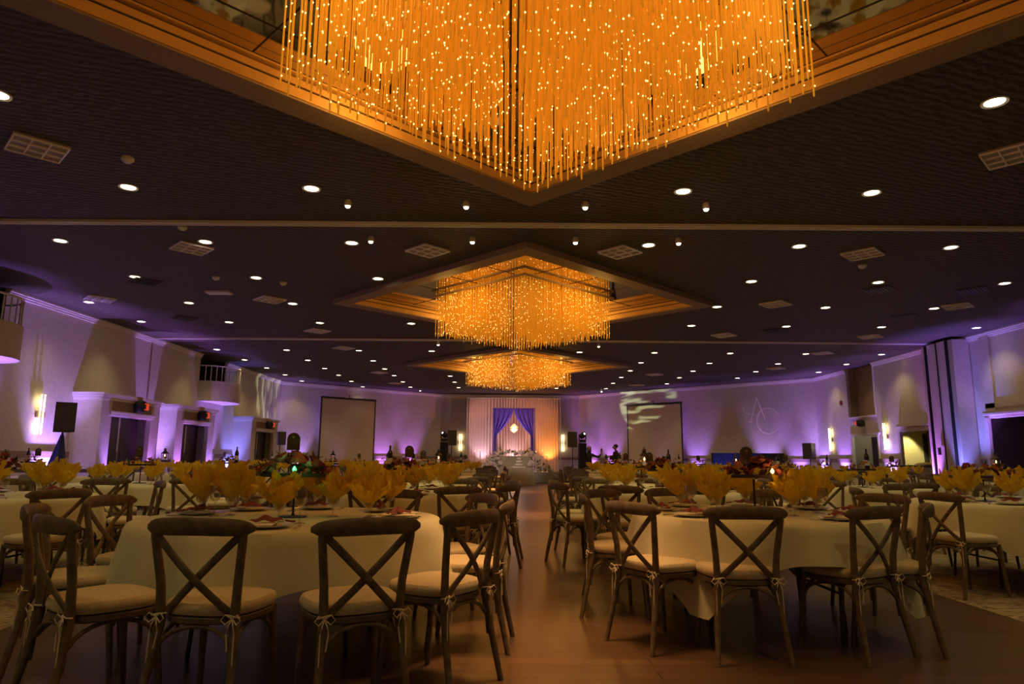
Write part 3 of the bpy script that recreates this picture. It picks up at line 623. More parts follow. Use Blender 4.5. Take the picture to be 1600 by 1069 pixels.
# small crystal chandelier under the swag
t = empty('small_chandelier', (.14, 35.45, 2.62), 'small lit crystal chandelier between the violet curtains', 'chandelier'); t.scale = (.9,.9,.75)
mb = MB(); mb.lathe([(.02,.42),(.16,.28),(.24,.14),(.25,.10),(.22,.08)], 16, cap=False); ob('crystal_crown', mb.mesh('cc', M['tiny_crystal']), t)
mb = MB(); mb.lathe([(.24,.07),(.20,-.06),(.10,-.16),(.01,-.22)], 16, cap=False); ob('crystal_basket', mb.mesh('cb', M['tiny_crystal']), t)
mb = MB(); mb.tube([(0,0,.42),(0,0,.68)], .008, 6); mb.lathe([(.26,.06),(.27,.08),(.26,.10)], 16, cap=False); ob('chain', mb.mesh('ch', M['metal']), t)
point('lamp', (0,-.35,.0), 22, (1,.75,.5), .1, t)
for x, c, w_, nm in ((-1.55,(.90,.66,.95),90,'white uplight at the foot of the drape, left of the flowers'),(2.0,(1,.34,.05),190,'orange uplight at the foot of the drape, right of the candlesticks'),(.1,(.95,.66,.80),90,'pale uplight behind the head table')):
    t = empty('drape_uplight', (x, 36.0, .525), nm, 'uplight', 'uplights at the foot of the drape')
    ob('body', up_body, t); mb = MB(); mb.lathe([(.001,.164),(.078,.162)], 16, cap=False); ob('lens', mb.mesh('l', nosample(mat('lens', c, .5, emit=c, estr=6))), t)
    spot('lamp', (0,0,.2), (0,.22,1), w_, c, 85, .8, .05, t)
# flowers -------------------------------------------------------------
def rose_mesh(name, m_, r=.05, det=1, seed=0):
    rnd = random.Random(seed); mb = MB()
    if det == 0:
        mb.lathe([(r*.3,-r*.5),(r*.85,-r*.25),(r,.15*r),(r*.7,r*.6),(r*.25,r*.75)], 7)
        return mb.mesh(name, m_)
    for ringi, (rr, hh, n) in enumerate(((.30,.75,3),(.62,.62,4),(1.0,.42,6))):
        for k in range(n):
            q = 2*PI*k/n+ringi*.5+rnd.uniform(-.1,.1); wd = PI/n*1.25
            def f(u, v, q=q, rr=rr, hh=hh, wd=wd):
                a = q+(u-.5)*2*wd; rad = r*rr*(.35+.65*math.sin(v*PI*.5)+.12*v*v*rr); return (rad*math.cos(a), rad*math.sin(a), r*(-.45+(hh+.45)*v*(1-.35*(2*u-1)**2)))
            mb.grid(f, 4, 3)
    mb.lathe([(r*.2,-r*.5),(r*.55,-r*.3),(r*.35,0),(.001,r*.1)], 8)
    return mb.mesh(name, m_)
RB = [rose_mesh('rose', M['rose'], .035, 1, 1), rose_mesh('rose', M['rose2'], .03, 1, 2)]
RW = [rose_mesh('white_rose', M['rosew'], .10, 1, 3), rose_mesh('white_rose', M['rosew'], .075, 1, 4)]
def leaf_mb(mb, c, L, q, tilt, wd=.3):
    d = Vector((math.cos(q)*math.cos(tilt), math.sin(q)*math.cos(tilt), math.sin(tilt))); s = Vector((-math.sin(q), math.cos(q), 0)); up = d.cross(s)
    P = [Vector(c)+d*L*t_+s*(w_*L*wd)+up*(-L*.1*abs(w_)) for t_, w_ in ((0,0),(.35,.5),(.7,.4),(1,0),(.7,-.4),(.35,-.5))]
    P.append(Vector(c)+d*L*.5+up*L*.04); mb.add(P, [(0,1,6),(1,2,6),(2,3,6),(3,4,6),(4,5,6),(5,0,6)])
def foliage(pts, n, L, seed):
    rnd = random.Random(seed); mb = MB()
    for p in pts:
        for k in range(n): leaf_mb(mb, p, L*rnd.uniform(.7,1.3), rnd.uniform(0,2*PI), rnd.uniform(-.4,1.2))
    return mb
def arrangement(name, loc, lb, pts, roses, nl, L, seed, cat='flowers', frac=.7):
    rnd = random.Random(seed); t = empty(name, loc, lb, cat)
    ob('greenery', foliage(pts, nl, L, seed).mesh('greenery', M['leaf']), t)
    for p in pts:
        if rnd.random() > frac: continue
        o = ob('rose', rnd.choice(roses), t, (p[0]+rnd.uniform(-.03,.03), p[1]-.06, p[2]+rnd.uniform(-.03,.03)))
        o.rotation_euler = (rnd.uniform(.5,1.3), rnd.uniform(-.4,.4), rnd.uniform(-.6,.6))
    return t
rnd = random.Random(5)
def pile(s):
    P = []
    for k in range(60):
        u = rnd.random(); h = .1+(1.05)*(1-u)**1.15
        P.append((s*u*1.15, rnd.uniform(-.18,.1), rnd.random()*h))
    return P
arrangement('floral_pile', (-.55, 33.75, .55), 'cascading pile of white roses left of the head table', pile(-1), RW, 5, .15, 21)
arrangement('floral_pile', (.85, 33.75, .55), 'cascading pile of white roses right of the head table', pile(1), RW, 5, .15, 22)
arrangement('table_garland', (.12, 34.3, 1.36), 'long garland of dark greenery and pale roses along the head table', [(-.85+1.85*k/27, rnd.uniform(-.1,.1), rnd.uniform(-.03,.17)) for k in range(28)], RW, 7, .15, 23, frac=.35)
t = empty('head_table', (.12, 34.5, .52), 'satin covered head table on the stage between the flower piles', 'table')
mb = MB(); mb.box((0,0,.74), (1.9,.7,.04)); ob('tabletop', mb.mesh('tt', M['skirt'], False), t)
mb = wavy(-.93, .93, .01, .75, -.35, .03, .13, seed=8); mb.box((-.93,0,.38), (.03,.7,.72)); mb.box((.93,0,.38), (.03,.7,.72)); ob('skirt', mb.mesh('sk', M['skirt']), t)
# cake table in front of the stage
t = empty('cake_table', (.25, 31.1, 0), 'satin skirted cake table on the floor before the stage', 'table')
mb = MB(); mb.box((0,0,.745), (1.46,.75,.03)); ob('tabletop', mb.mesh('tt', M['skirt'], False), t)
def sk(u, v):
    q = u*2*PI; cx, sy = math.cos(q), math.sin(q); e = 8; d = (abs(cx)**e+abs(sy)**e)**(-1/e)
    f = 1+.04*(1-v)*math.sin(u*2*PI*26)+.05*(1-v); return (cx*d*.73*f, sy*d*.375*f, .01+.74*v)
mb = MB(); mb.grid(sk, 220, 6, True); ob('pleated_skirt', mb.mesh('psk', M['skirt']), t)
t = empty('tiered_cake', (.35, 31.1, .762), 'small white tiered cake standing on the skirted table', 'cake')
mb = MB(); mb.box((0,0,.03), (.55,.42,.06)); ob('cake_board', mb.mesh('cb', M['porcelain'], False), t)
for k, (r, z, h) in enumerate(((.20,.06,.13),(.14,.19,.13),(.09,.32,.12))):
    mb = MB(); mb.lathe([(r,z),(r,z+h-.01),(r-.01,z+h)], 24); ob('cake_tier', mb.mesh('tier', M['porcelain']), t)
    mb = MB(); mb.lathe([(r+.008,z),(r+.012,z+.015),(r+.008,z+.03)], 24, cap=False); ob('ribbon', mb.mesh('rib', M['burg']), t)
# candlesticks
for k, (x, y, h) in enumerate(((-1.75,33.3,.95),(-1.5,33.5,1.0),(-1.2,33.2,.8),(1.2,33.6,.95),(1.5,33.3,1.0),(1.72,33.4,.8))):
    t = empty('candlestick', (x, y, .525), 'white taper candle on a tall stick, %s of six across the stage' % ORD[k], 'candlestick', 'tall white candlesticks on the stage')
    mb = MB(); mb.lathe([(.07,0),(.06,.02),(.02,.04),(.018,h*.5),(.03,h*.55),(.018,h*.6),(.02,h-.28),(.05,h-.26),(.02,h-.24)], 12); ob('stick', mb.mesh('st', M['porcelain']), t)
    mb = MB(); mb.lathe([(.018,h-.24),(.016,h)], 10); ob('candle', mb.mesh('cd', M['candle']), t)
    mb = MB(); mb.lathe([(.002,h),(.009,h+.015),(.002,h+.05)], 8); ob('flame', mb.mesh('fl', M['flame']), t)
# ------------------------------------------------------------- loudspeakers
def speaker(x, y, z, h, rz, lb, stand=True, scrim=False, base=0):
    w_ = h*.62; d_ = h*.6
    t = empty('loudspeaker', (x, y, z), lb, 'loudspeaker', None, rz)
    mb = MB(); mb.prism([(-w_/2,-d_/2),(w_/2,-d_/2),(w_*.36,d_/2),(-w_*.36,d_/2)], 0, h); ob('cabinet', mb.mesh('cab', M['black'], False), t)
    mb = MB(); mb.box((0,-d_/2-.008,h/2), (w_*.93,.016,h*.94)); ob('grille', mb.mesh('gr', M['grille'], False), t)
    if stand:
        s = empty('speaker_stand', (x, y, base), lb.replace('loudspeaker', 'tripod stand under the loudspeaker', 1).replace('black ', 'thin black ', 1), 'speaker stand', None, rz)
        mb = MB(); mb.tube([(0,0,.12),(0,0,z-base-.005)], .02, 8); mb.tube([(0,0,.75),(0,0,.85)], .032, 8); ob('pole', mb.mesh('pole', M['black']), s)
        for k in range(3):
            q = R(90+120*k); mb = MB(); mb.tube([(0,0,.62),(.42*math.cos(q),.42*math.sin(q),.015)], .014, 6); mb.tube([(0,0,.22),(.24*math.cos(q),.24*math.sin(q),.27)], .009, 5); ob('leg', mb.mesh('leg', M['black']), s)
        if scrim:
            mb = MB(); n = 20
            V = [(.03*math.cos(2*PI*k/n), .03*math.sin(2*PI*k/n), z-base-.05) for k in range(n)]+[((.30+.05*math.sin(k*1.9))*math.cos(2*PI*k/n)-.08, (.30+.05*math.sin(k*1.9))*math.sin(2*PI*k/n), .25) for k in range(n)]
            mb.add(V, [(k, (k+1) % n, n+(k+1) % n, n+k) for k in range(n)]); ob('scrim', mb.mesh('scrim', M['blue']), s)
speaker(-9.15, 14.05, 1.62, .60, R(38), 'big black loudspeaker near the sconce on the left wall', scrim=True)
speaker(-9.95, 29.7, 1.66, .56, R(50), 'black loudspeaker beside the farthest left doorway', True)
speaker(-2.82, 32.7, 1.75, .70, R(8), 'black loudspeaker left of the stage drape')
speaker(2.90, 32.7, 1.70, .72, R(-6), 'black loudspeaker right of the stage drape')
speaker(11.75, 27.2, 1.22, .62, R(-55), 'black loudspeaker by the right corner beyond the booth')
t = empty('subwoofer', (2.88, 31.7, 0), 'black subwoofer box on the floor at the right end of the stage', 'subwoofer')
mb = MB(); mb.box((0,0,.31), (.62,.6,.62)); ob('cabinet', mb.mesh('c', M['black'], False), t); mb = MB(); mb.box((0,-.305,.31), (.55,.02,.55)); ob('grille', mb.mesh('g', M['grille'], False), t)
# moving head towers
for s, x, lb in ((-1,-3.08,'left'),(1,3.28,'right')):
    t = empty('lighting_tower', (x, 31.8, 0), 'black cloth covered lighting tower %s of the stage' % lb, 'lighting tower', 'lighting towers beside the stage')
    mb = MB(); mb.box((0,0,.03), (.5,.5,.05)); ob('base_plate', mb.mesh('bp', M['black'], False), t)
    def f(u, v): q = u*2*PI; e = 6; cx, sy = math.cos(q), math.sin(q); d = (abs(cx)**e+abs(sy)**e)**(-1/e)*(.20-.02*v+.008*math.sin(u*60)); return (cx*d, sy*d, .06+1.82*v)
    mb = MB(); mb.grid(f, 60, 6, True); mb.box((0,0,1.87), (.34,.34,.02)); ob('cloth_cover', mb.mesh('cv', M['blackcloth']), t)
    h = empty('moving_head_light', (x, 31.8, 1.90), 'black moving head light on top of the %s tower' % lb, 'stage light', 'moving head lights on the towers')
    mb = MB(); mb.box((0,0,.06), (.30,.30,.10)); ob('base', mb.mesh('b', M['black'], False), h)
    mb = MB(); mb.box((-.15,0,.24), (.04,.12,.30)); mb.box((.15,0,.24), (.04,.12,.30)); mb.box((0,0,.12), (.33,.14,.04)); ob('yoke', mb.mesh('y', M['black'], False), h)
    mb = MB(); mb.lathe([(.07,-.14),(.12,-.10),(.13,.05),(.11,.16),(.10,.17)], 16); o = ob('head', mb.mesh('hd', M['black']), h, (0,0,.32)); o.rotation_euler = (R(60), 0, R(35*s))
    mb = MB(); mb.lathe([(.001,.172),(.04,.171)], 16, cap=False); l2 = ob('lens', mb.mesh('ln', M['whitebeam']), o)
# booth on the right
x, y, n = dpt(DR0, DR1, .305, 2.0); an = math.atan2(DR1[1]-DR0[1], DR1[0]-DR0[0])+PI
x, y = 9.85, 28.9
t = empty('dj_booth', (x, y, 0), 'long navy and black draped booth by the right angled wall', 'booth', None, R(-14))
mb = wavy(-1.4, .55, .02, 1.45, -.35, .03, .2, seed=31); ob('blue_front', mb.mesh('bf', M['blue']), t)
mb = wavy(.55, 1.4, .02, 1.45, -.35, .01, .4, seed=32); mb.box((-1.4,0,.73), (.04,.7,1.43)); mb.box((1.4,0,.73), (.04,.7,1.43)); ob('black_front', mb.mesh('bf2', M['blackcloth']), t)
mb = MB(); mb.box((0,0,1.2), (2.7,.6,.04)); ob('shelf', mb.mesh('sh', M['black'], False), t)
mb = MB(); mb.box((.97,-.385,1.02), (.2,.012,.2)); ob('small_notice', mb.mesh('nt', M['label_m'], False), t)
for k, xx in enumerate((-1.1,-.35,.3)):
    p = Matrix.Rotation(R(-14), 3, 'Z') @ Vector((xx, -.62, 0)); tt = empty('booth_uplight', (x+p.x, y+p.y, .01), 'blue floor uplight in front of the draped booth, %s from left' % ORD[k], 'uplight', 'blue uplights before the booth')
    ob('body', up_body, tt); ob('lens', up_lens, tt); spot('lamp', (0,0,.2), (0,.15,1), 45, (.08,.16,1), 60, .8, .05, tt)
# ------------------------------------------------------------- people
def person(name, loc, rz, lb, joints, mat_, extra):
    t = empty(name, loc, lb, 'person', None, rz); return t
def skin_body(nm, chains, parent, mats, root=0):
    me = bpy.data.meshes.new(nm); V = []; E_ = []; Rr = []; idx = {}
    for key, p, r in chains['v']: idx[key] = len(V); V.append(p); Rr.append(r)
    for a, b in chains['e']: E_.append((idx[a], idx[b]))
    me.from_pydata(V, E_, []); me.materials.append(mats); o = ob(nm, me, parent)
    md = o.modifiers.new('skin', 'SKIN'); md.use_smooth_shade = True
    for i, v in enumerate(me.skin_vertices[0].data): v.radius = Rr[i]; v.use_root = (i == root)
    s = o.modifiers.new('sub', 'SUBSURF'); s.levels = 2; s.render_levels = 2
    return o
def hand(parent, wrist, d, side):
    d = Vector(d).normalized(); up = Vector((0,0,1)) if abs(d.z) < .8 else Vector((0,1,0)); s = d.cross(up).normalized(); n_ = s.cross(d)
    mb = MB(); wv = Vector(wrist); mb.tube([wv, wv+d*.04, wv+d*.09], [.024,.036,.034], 8, .5)
    for k in range(4):
        b = wv+d*.085+s*(k-1.5)*.019; L = (.06,.072,.068,.052)[k]; mb.tube([b, b+d*L*.5+n_*.004, b+d*L*.9-n_*.018], [.009,.0085,.006], 6)
    b = wv+d*.03+s*side*.03; mb.tube([b, b+d*.03+s*side*.022, b+d*.06+s*side*.028], [.011,.010,.007], 6)
    ob('hand', mb.mesh('hand', M['skin']), parent)
def head(parent, c, face):
    c = Vector(c); f = Vector(face).normalized(); q = math.atan2(f.y, f.x)
    def fn(u, v):
        a = u*2*PI; b = (v-.5)*PI; x = math.cos(b)*math.cos(a); y_ = math.cos(b)*math.sin(a); z = math.sin(b)
        jaw = 1-.25*max(0, -z)**1.3; x2 = .098*x*jaw; y2 = .078*y_*jaw; z2 = .12*z
        if x > .6 : x2 += .028*math.exp(-((y_/.17)**2))*math.exp(-(((z+.12)/.22)**2)) - .012*math.exp(-(((abs(y_)-.35)/.13)**2))*math.exp(-(((z-.12)/.12)**2)) + .008*math.exp(-((y_/.28)**2))*math.exp(-(((z+.5)/.08)**2))
        return (c.x+x2*math.cos(q)-y2*math.sin(q), c.y+x2*math.sin(q)+y2*math.cos(q), c.z+z2)
    mb = MB(); mb.grid(fn, 40, 28, True)
    for s in (-1,1):
        ear = [(c.x-s*.08*math.sin(q), c.y+s*.08*math.cos(q), c.z-.03+k*.02) for k in range(4)]; mb.tube(ear, [.006,.014,.015,.006], 6)
    return mb
# man in dark suit standing, facing left
t = empty('person', (4.62, 30.4, 0), 'person standing side-on in a dark suit, facing left, right of the stage', 'person', None, R(180))   # local +x is faced
v = [('pel',(0,0,.96),(.15,.17)),('wa',(.01,0,1.10),(.13,.155)),('ch',(.02,0,1.30),(.14,.19)),('sh',(0,0,1.44),(.10,.17)),('nk',(.01,0,1.53),(.055,.055)),('nk2',(.03,0,1.58),(.05,.05)),
 ('hl',(0,.10,.84),(.105,.10)),('kl',(.03,.11,.50),(.07,.07)),('al',(0,.11,.10),(.05,.05)),('fl',(.16,.12,.04),(.045,.03)),('hr',(0,-.10,.84),(.105,.10)),('kr',(.0,-.11,.50),(.07,.07)),('ar',(-.03,-.11,.10),(.05,.05)),('fr',(.13,-.12,.04),(.045,.03)),
 ('sl',(0,.20,1.42),(.06,.06)),('el',(-.03,.25,1.15),(.05,.05)),('wl',(.10,.22,.93),(.035,.035)),('sr',(0,-.20,1.42),(.06,.06)),('er',(-.03,-.25,1.15),(.05,.05)),('wr',(.10,-.22,.93),(.035,.035))]
e = [('pel','wa'),('wa','ch'),('ch','sh'),('sh','nk'),('nk','nk2'),('pel','hl'),('hl','kl'),('kl','al'),('al','fl'),('pel','hr'),('hr','kr'),('kr','ar'),('ar','fr'),('sh','sl'),('sl','el'),('el','wl'),('sh','sr'),('sr','er'),('er','wr')]
skin_body('body', {'v': v, 'e': e}, t, M['suit'])
ob('head', head(t, (.05,0,1.68), (1,0,0)).mesh('head', M['skin']), t)
mb = MB(); mb.lathe([(.088,-.02),(.10,.03),(.085,.09),(.03,.125)], 18, (.02,0,1.69), 1.1, .9); ob('hair', mb.mesh('hair', M['hair']), t)
hand(t, (.10,.22,.92), (.3,0,-1), 1); hand(t, (.10,-.22,.92), (.3,0,-1), -1)
# woman in black raising a hand with a phone
t = empty('person', (3.45, 30.6, 0), 'person in black raising one hand, before the right lighting tower', 'person', None, R(-90))  # faces camera
v = [('pel',(0,0,.92),(.15,.17)),('wa',(.01,0,1.06),(.11,.13)),('ch',(.02,0,1.24),(.13,.16)),('sh',(0,0,1.36),(.09,.15)),('nk',(.01,0,1.44),(.045,.045)),('nk2',(.02,0,1.49),(.042,.042)),
 ('hl',(0,.09,.84),(.11,.11)),('kl',(.02,.10,.47),(.075,.075)),('al',(0,.10,.10),(.04,.04)),('fl',(.13,.11,.035),(.035,.025)),('hr',(0,-.09,.84),(.11,.11)),('kr',(.02,-.10,.47),(.075,.075)),('ar',(0,-.10,.10),(.04,.04)),('fr',(.13,-.11,.035),(.035,.025)),
 ('sl',(0,.18,1.34),(.05,.05)),('el',(.03,.40,1.22),(.042,.042)),('wl',(.10,.52,1.40),(.03,.03)),('sr',(0,-.18,1.34),(.05,.05)),('er',(.0,-.24,1.08),(.042,.042)),('wr',(.16,-.16,.98),(.03,.03))]
skin_body('body', {'v': v, 'e': e}, t, M['dress'])
ob('head', head(t, (.04,0,1.59), (1,0,0)).mesh('head', M['skin']), t)
mb = MB(); mb.lathe([(.09,-.16),(.10,-.05),(.105,.03),(.085,.09),(.03,.12)], 18, (-.0,0,1.60), .95, 1.0); ob('hair', mb.mesh('hair', M['hair']), t)
hand(t, (.10,.52,1.41), (.1,.1,1), 1); hand(t, (.16,-.16,.98), (.6,.2,-.3), -1)
mb = MB(); mb.box((0,0,.05), (.07,.01,.14)); tag(ob('phone', mb.mesh('phone', M['black'], False), None, (3.45+.53, 30.6-.10, 1.50)), 'dark phone held up by the person in black', 'phone')

# ================================================================== CHAIR
def bow(p, q, off, n=9):
    p, q, off = Vector(p), Vector(q), Vector(off); return [p+(q-p)*(k/n)+off*math.sin(PI*k/n) for k in range(n+1)]
def chair_parts(hi=True):
    n = 10 if hi else 6; P = []
    for s in (-1, 1):
        mb = MB(); pts = [(s*.212,-.285,0),(s*.190,-.232,.25),(s*.172,-.200,.44),(s*.180,-.208,.60),(s*.205,-.238,.80),(s*.208,-.242,.85)]
        mb.tube(pts, [.016,.019,.022,.020,.019,.017], n); P.append(('rear_leg', mb))
    for s in (-1, 1):
        mb = MB(); mb.tube([(s*.195,.215,0),(s*.182,.190,.25),(s*.172,.175,.445)], [.014,.017,.020], n); P.append(('front_leg', mb))
    # curved top rail
    mb = MB(); m = 20 if hi else 8; V = []; k_ = 10 if hi else 6; F = []
    for i in range(m+1):
        u = i/m*2-1; e = (1-abs(u)**6)**.5 if abs(u) < 1 else 0.0; e = max(e, .28)
        cx = .255*u; cy = -.292+.065*u*u; cz = .845+.010*(1-u*u)
        for j in range(k_):
            q = 2*PI*j/k_; hz = .040*e*(abs(math.sin(q))**.7)*(1 if math.sin(q) > 0 else -1); hy = .016*e*math.cos(q); V.append((cx, cy+hy, cz+hz))
    for i in range(m):
        for j in range(k_): F.append((i*k_+j, (i+1)*k_+j, (i+1)*k_+(j+1) % k_, i*k_+(j+1) % k_))
    F.append(tuple(range(k_))); F.append(tuple(m*k_+j for j in range(k_-1, -1, -1))); mb.add(V, F); P.append(('top_rail', mb))
    for s in (-1, 1):
        mb = MB(); mb.tube(bow((s*.192,-.246+.004*s,.815), (-s*.150,-.196,.475), (0,-.028+.006*s,0), 8), [.0085]*9, n, 2.1, up=(0,1,0)); P.append(('cross_slat', mb))
    # seat
    def seatring(r, z, k=28 if hi else 14):
        out = []
        for i in range(k):
            q = 2*PI*i/k; c_, s_ = math.cos(q), math.sin(q); e = 3.2; d = (abs(c_)**e+abs(s_)**e)**(-1/e); w_ = .212+.016*s_; out.append((c_*d*w_*r, s_*d*.208*r, z))
        return out
    def stack(rs):
        mb = MB(); V = []; F = []; k = len(seatring(1, 0))
        for r, z in rs: V += seatring(r, z)
        for i in range(len(rs)-1):
            for j in range(k): F.append((i*k+j, i*k+(j+1) % k, (i+1)*k+(j+1) % k, (i+1)*k+j))
        F.append(tuple(range(k-1, -1, -1))); F.append(tuple((len(rs)-1)*k+j for j in range(k))); return mb.add(V, F)
    P.append(('seat', stack([(.95,.425),(1,.432),(1.0,.452),(.97,.458)])))
    P.append(('cushion', stack([(.90,.459),(1.0,.466),(1.035,.482),(1.03,.500),(.98,.515),(.85,.523),(.5,.527)])))
    if hi:
        def arch(a, b, inward):
            a, b = Vector(a), Vector(b); mid = (a+b)/2; mid.z = .42; out = []
            for s, p in ((0, a), (1, b)):
                pass
            n2 = 14; pts = []
            for i in range(n2+1):
                u = i/n2; ang = PI*u; x = a+(b-a)*(.5-.5*math.cos(ang)); z = a.z+(.418-a.z)*math.sin(ang)**.62 if 0 < u < 1 else a.z; pts.append(Vector((x.x, x.y, z))+Vector(inward)*math.sin(ang))
            mb = MB(); mb.tube(pts, .0105, 8); return mb
        P.append(('bentwood_brace', arch((-.186,-.225,.23), (.186,-.225,.23), (0,.03,0))))
        P.append(('bentwood_brace', arch((-.182,.19,.23), (.182,.19,.23), (0,-.02,0))))
        for s in (-1, 1): P.append(('bentwood_brace', arch((s*.188,-.215,.23), (s*.182,.185,.23), (-s*.02,0,0))))
        for s in (-1, 1):
            mb = MB(); c = Vector((s*.176,-.228,.462))
            mb.tube([c+Vector((-s*.04,.03,.01)), c+Vector((-s*.01,.0,.012)), c+Vector((s*.024,.004,.004)), c+Vector((s*.02,.03,.0))], .0038, 5)
            for d in (-1, 1):
                mb.tube([c, c+Vector((d*.028,-.012,.018)), c+Vector((d*.045,-.016,-.004)), c+Vector((d*.026,-.012,-.022)), c], .0034, 5)
                L_ = .10+(.16 if (s*d) > 0 else .03); mb.tube([c, c+Vector((d*.012,-.014,-.03)), c+Vector((d*.018,-.012,-.06)), c+Vector((d*.014+.006*s,-.016,-L_))], .0034, 5)
            P.append(('cushion_tie', mb))
    return P
chair_hi = []; cache = {}
for nm, mb in chair_parts(True):
    m_ = {'cushion': M['cushion'], 'cushion_tie': M['cord']}.get(nm, M['wood']); chair_hi.append((nm, mb.mesh(nm, m_)))
mid = MB()
lo = MB(); 
for nm, mb in chair_parts(False):
    lo.cur = 1 if nm == 'cushion' else 0; lo.add(mb.v, mb.f)
chair_lo = lo.mesh('crossback_chair', [M['wood'], M['cushion']])
NCH = [0]
def chair(x, y, face_deg, label, detail, group):
    """face_deg: world direction the sitter would face (0 = +X, 90 = +Y)"""
    rz = R(face_deg-90); NCH[0] += 1
    if detail:
        t = empty('crossback_chair', (x, y, 0), label, 'chair', group, rz)
        for nm, me in chair_hi: ob(nm, me, t)
    else:
        t = tag(ob('crossback_chair', chair_lo, None, (x, y, 0), rz), label, 'chair', group)
    return t

# ================================================================== TABLE PARTS
def cloth_mesh(r, L, seed, hi=True, cmax=9):
    rnd = random.Random(seed); n = 160 if hi else 72; nv = 9 if hi else 5; ph = rnd.random()*6; ph2 = rnd.random()*6
    V = [(0,0,.772)]; F = []
    for rr in (.5, .93, .985, 1.0):
        z = .772 if rr < .95 else (.771 if rr < .99 else .765)
        V += [(r*rr*math.cos(2*PI*k/n), r*rr*math.sin(2*PI*k/n), z) for k in range(n)]
    rows = 4
    for j in range(1, nv+1):
        t = j/nv
        for k in range(n):
            q = 2*PI*k/n; e = min(L/2/max(abs(math.cos(q)), abs(math.sin(q))), L*.655); drop = min(e-r, .755, cmax)
            fold = (.5+.5*math.sin(9*q+ph+.6*math.sin(3*q)))*.085+(.5+.5*math.sin(17*q+ph2))*.040; corner = abs(math.sin(2*q))**3
            rad = r+.012+.045*t*drop/.5+fold*t**.8*(.6+1.1*corner*min(1, drop)); V.append((rad*math.cos(q), rad*math.sin(q), .765-drop*t+.004*math.sin(9*q)*t))
        rows += 1
    for k in range(n): F.append((0, 1+k, 1+(k+1) % n))
    for j in range(rows-1):
        for k in range(n): a = 1+j*n; b = a+n; F.append((a+k, b+k, b+(k+1) % n, a+(k+1) % n))
    mb = MB(); mb.add(V, F); return mb.mesh('tablecloth', M['cloth'])
def table_meshes(r):
    mb = MB(); mb.lathe([(r-.01,.735),(r,.74),(r,.757),(r-.01,.76)], 48); top = mb.mesh('tabletop', M['doorwood'])
    legs = []
    for k in range(4):
        s = 1 if k % 2 else -1; u = 1 if k > 1 else -1
        mb = MB(); mb.tube([(s*.42,u*.30,.735),(s*.46,u*.34,.02),(s*.46,u*.34,.0)], .014, 6); mb.tube([(s*.44,u*.31,.45),(s*.15,u*.1,.73)], .009, 5)
        legs.append(mb.mesh('leg', M['metal']))
    mb = MB(); 
    mb.tube([(-.46,-.33,.25),(-.46,.33,.25)], .01, 5)
    return top, legs, mb.mesh('crossbar', M['metal'])
TM = {r: table_meshes(r) for r in (.88, .91, .95)}
CL = {}
# goblet + napkins
mb = MB(); mb.lathe([(.001,.0),(.036,.002),(.034,.006),(.006,.012),(.005,.055),(.012,.068),(.032,.085),(.040,.11),(.041,.14),(.036,.165),(.034,.165),(.038,.14),(.037,.11),(.028,.088),(.006,.072)], 18, cap=False); goblet_me = mb.mesh('water_goblet', M['glass'])
mb = MB(); mb.lathe([(.001,.0),(.034,.002),(.031,.006),(.005,.010),(.004,.085),(.014,.098),(.034,.125),(.038,.16),(.031,.20),(.030,.20),(.036,.16),(.032,.127),(.008,.10)], 16, cap=False); wine_me = mb.mesh('wine_glass', M['glass'])
def napkin_mesh(seed, hi=True):
    rnd = random.Random(seed); nu = 96 if hi else 40; nv = 12 if hi else 7
    mb = MB()
    for layer in range(3 if hi else 2):
        P = rnd.choice((3, 4, 4)); ph = rnd.random()*6; tips = [rnd.uniform(.55,1.3) for _ in range(P)]; ft = [rnd.uniform(-.5,1.0) for _ in range(P)]
        H = (.19,.14,.21)[layer]; W_ = (.072,.095,.045)[layer]; a1, a2, a3 = rnd.random()*6, rnd.random()*6, rnd.random()*6
        def f(u, v):
            q = 2*PI*u; w = (P*u+ph) % P; k = int(w) % P; fr = abs((w % 1)-.5)*2; tip = (1-fr)**.9; tk = tips[k]*tip; out = ft[k]*tip
            body = .030+W_*(math.sin(min(1, v*1.25)*PI*.5))*(.50+.62*tk)
            rad = body+.045*out*v**2.2
            rad *= 1+.12*math.sin(7*q+a1+5*v)*v+.09*math.sin(12*q+a2+7*v)*v+.05*math.sin(21*q-9*v)*v
            z = .105+H*v*(.50+.62*tk)*(1-.25*max(0, out)*v)+.010*math.sin(6*q+a3)*v
            return (rad*math.cos(q), rad*math.sin(q), z)
        mb.grid(f, nu, nv, True)
    mb.lathe([(.004,.076),(.020,.085),(.034,.11),(.036,.14)], 10)
    return mb.mesh('yellow_napkin', M['napkin'])
NAPH = [napkin_mesh(s, True) for s in range(6)]; NAPL = [napkin_mesh(s, False) for s in range(20, 24)]
mb = MB(); mb.lathe([(.001,.004),(.085,.004),(.105,.010),(.135,.018),(.137,.020),(.105,.016),(.085,.010),(.001,.009)], 32, cap=False); plate_me = mb.mesh('dinner_plate', M['porcelain'])
def fork_mesh():
    mb = MB(); mb.tube([(0,-.095,.004),(0,-.02,.006),(0,.035,.005)], [.005,.003,.004], 6); mb.box((0,.045,.005), (.020,.022,.003))
    for k in range(4): mb.box((-.0078+k*.0052,.072,.006), (.0028,.036,.0025))
    return mb.mesh('dinner_fork', M['steel'])
def knife_mesh():
    mb = MB(); mb.tube([(0,-.105,.004),(0,-.01,.005)], [.007,.005], 6, .6); mb.prism([(-.006,-.01),(.006,-.01),(.010,.07),(.002,.105),(-.005,.10)], .003, .006); return mb.mesh('dinner_knife', M['steel'])
fork_me, knife_me = fork_mesh(), knife_mesh()
mb = MB(); mb.box((0,0,.003), (.095,.20,.006)); card_me = mb.mesh('menu_card', M['menu'], False)
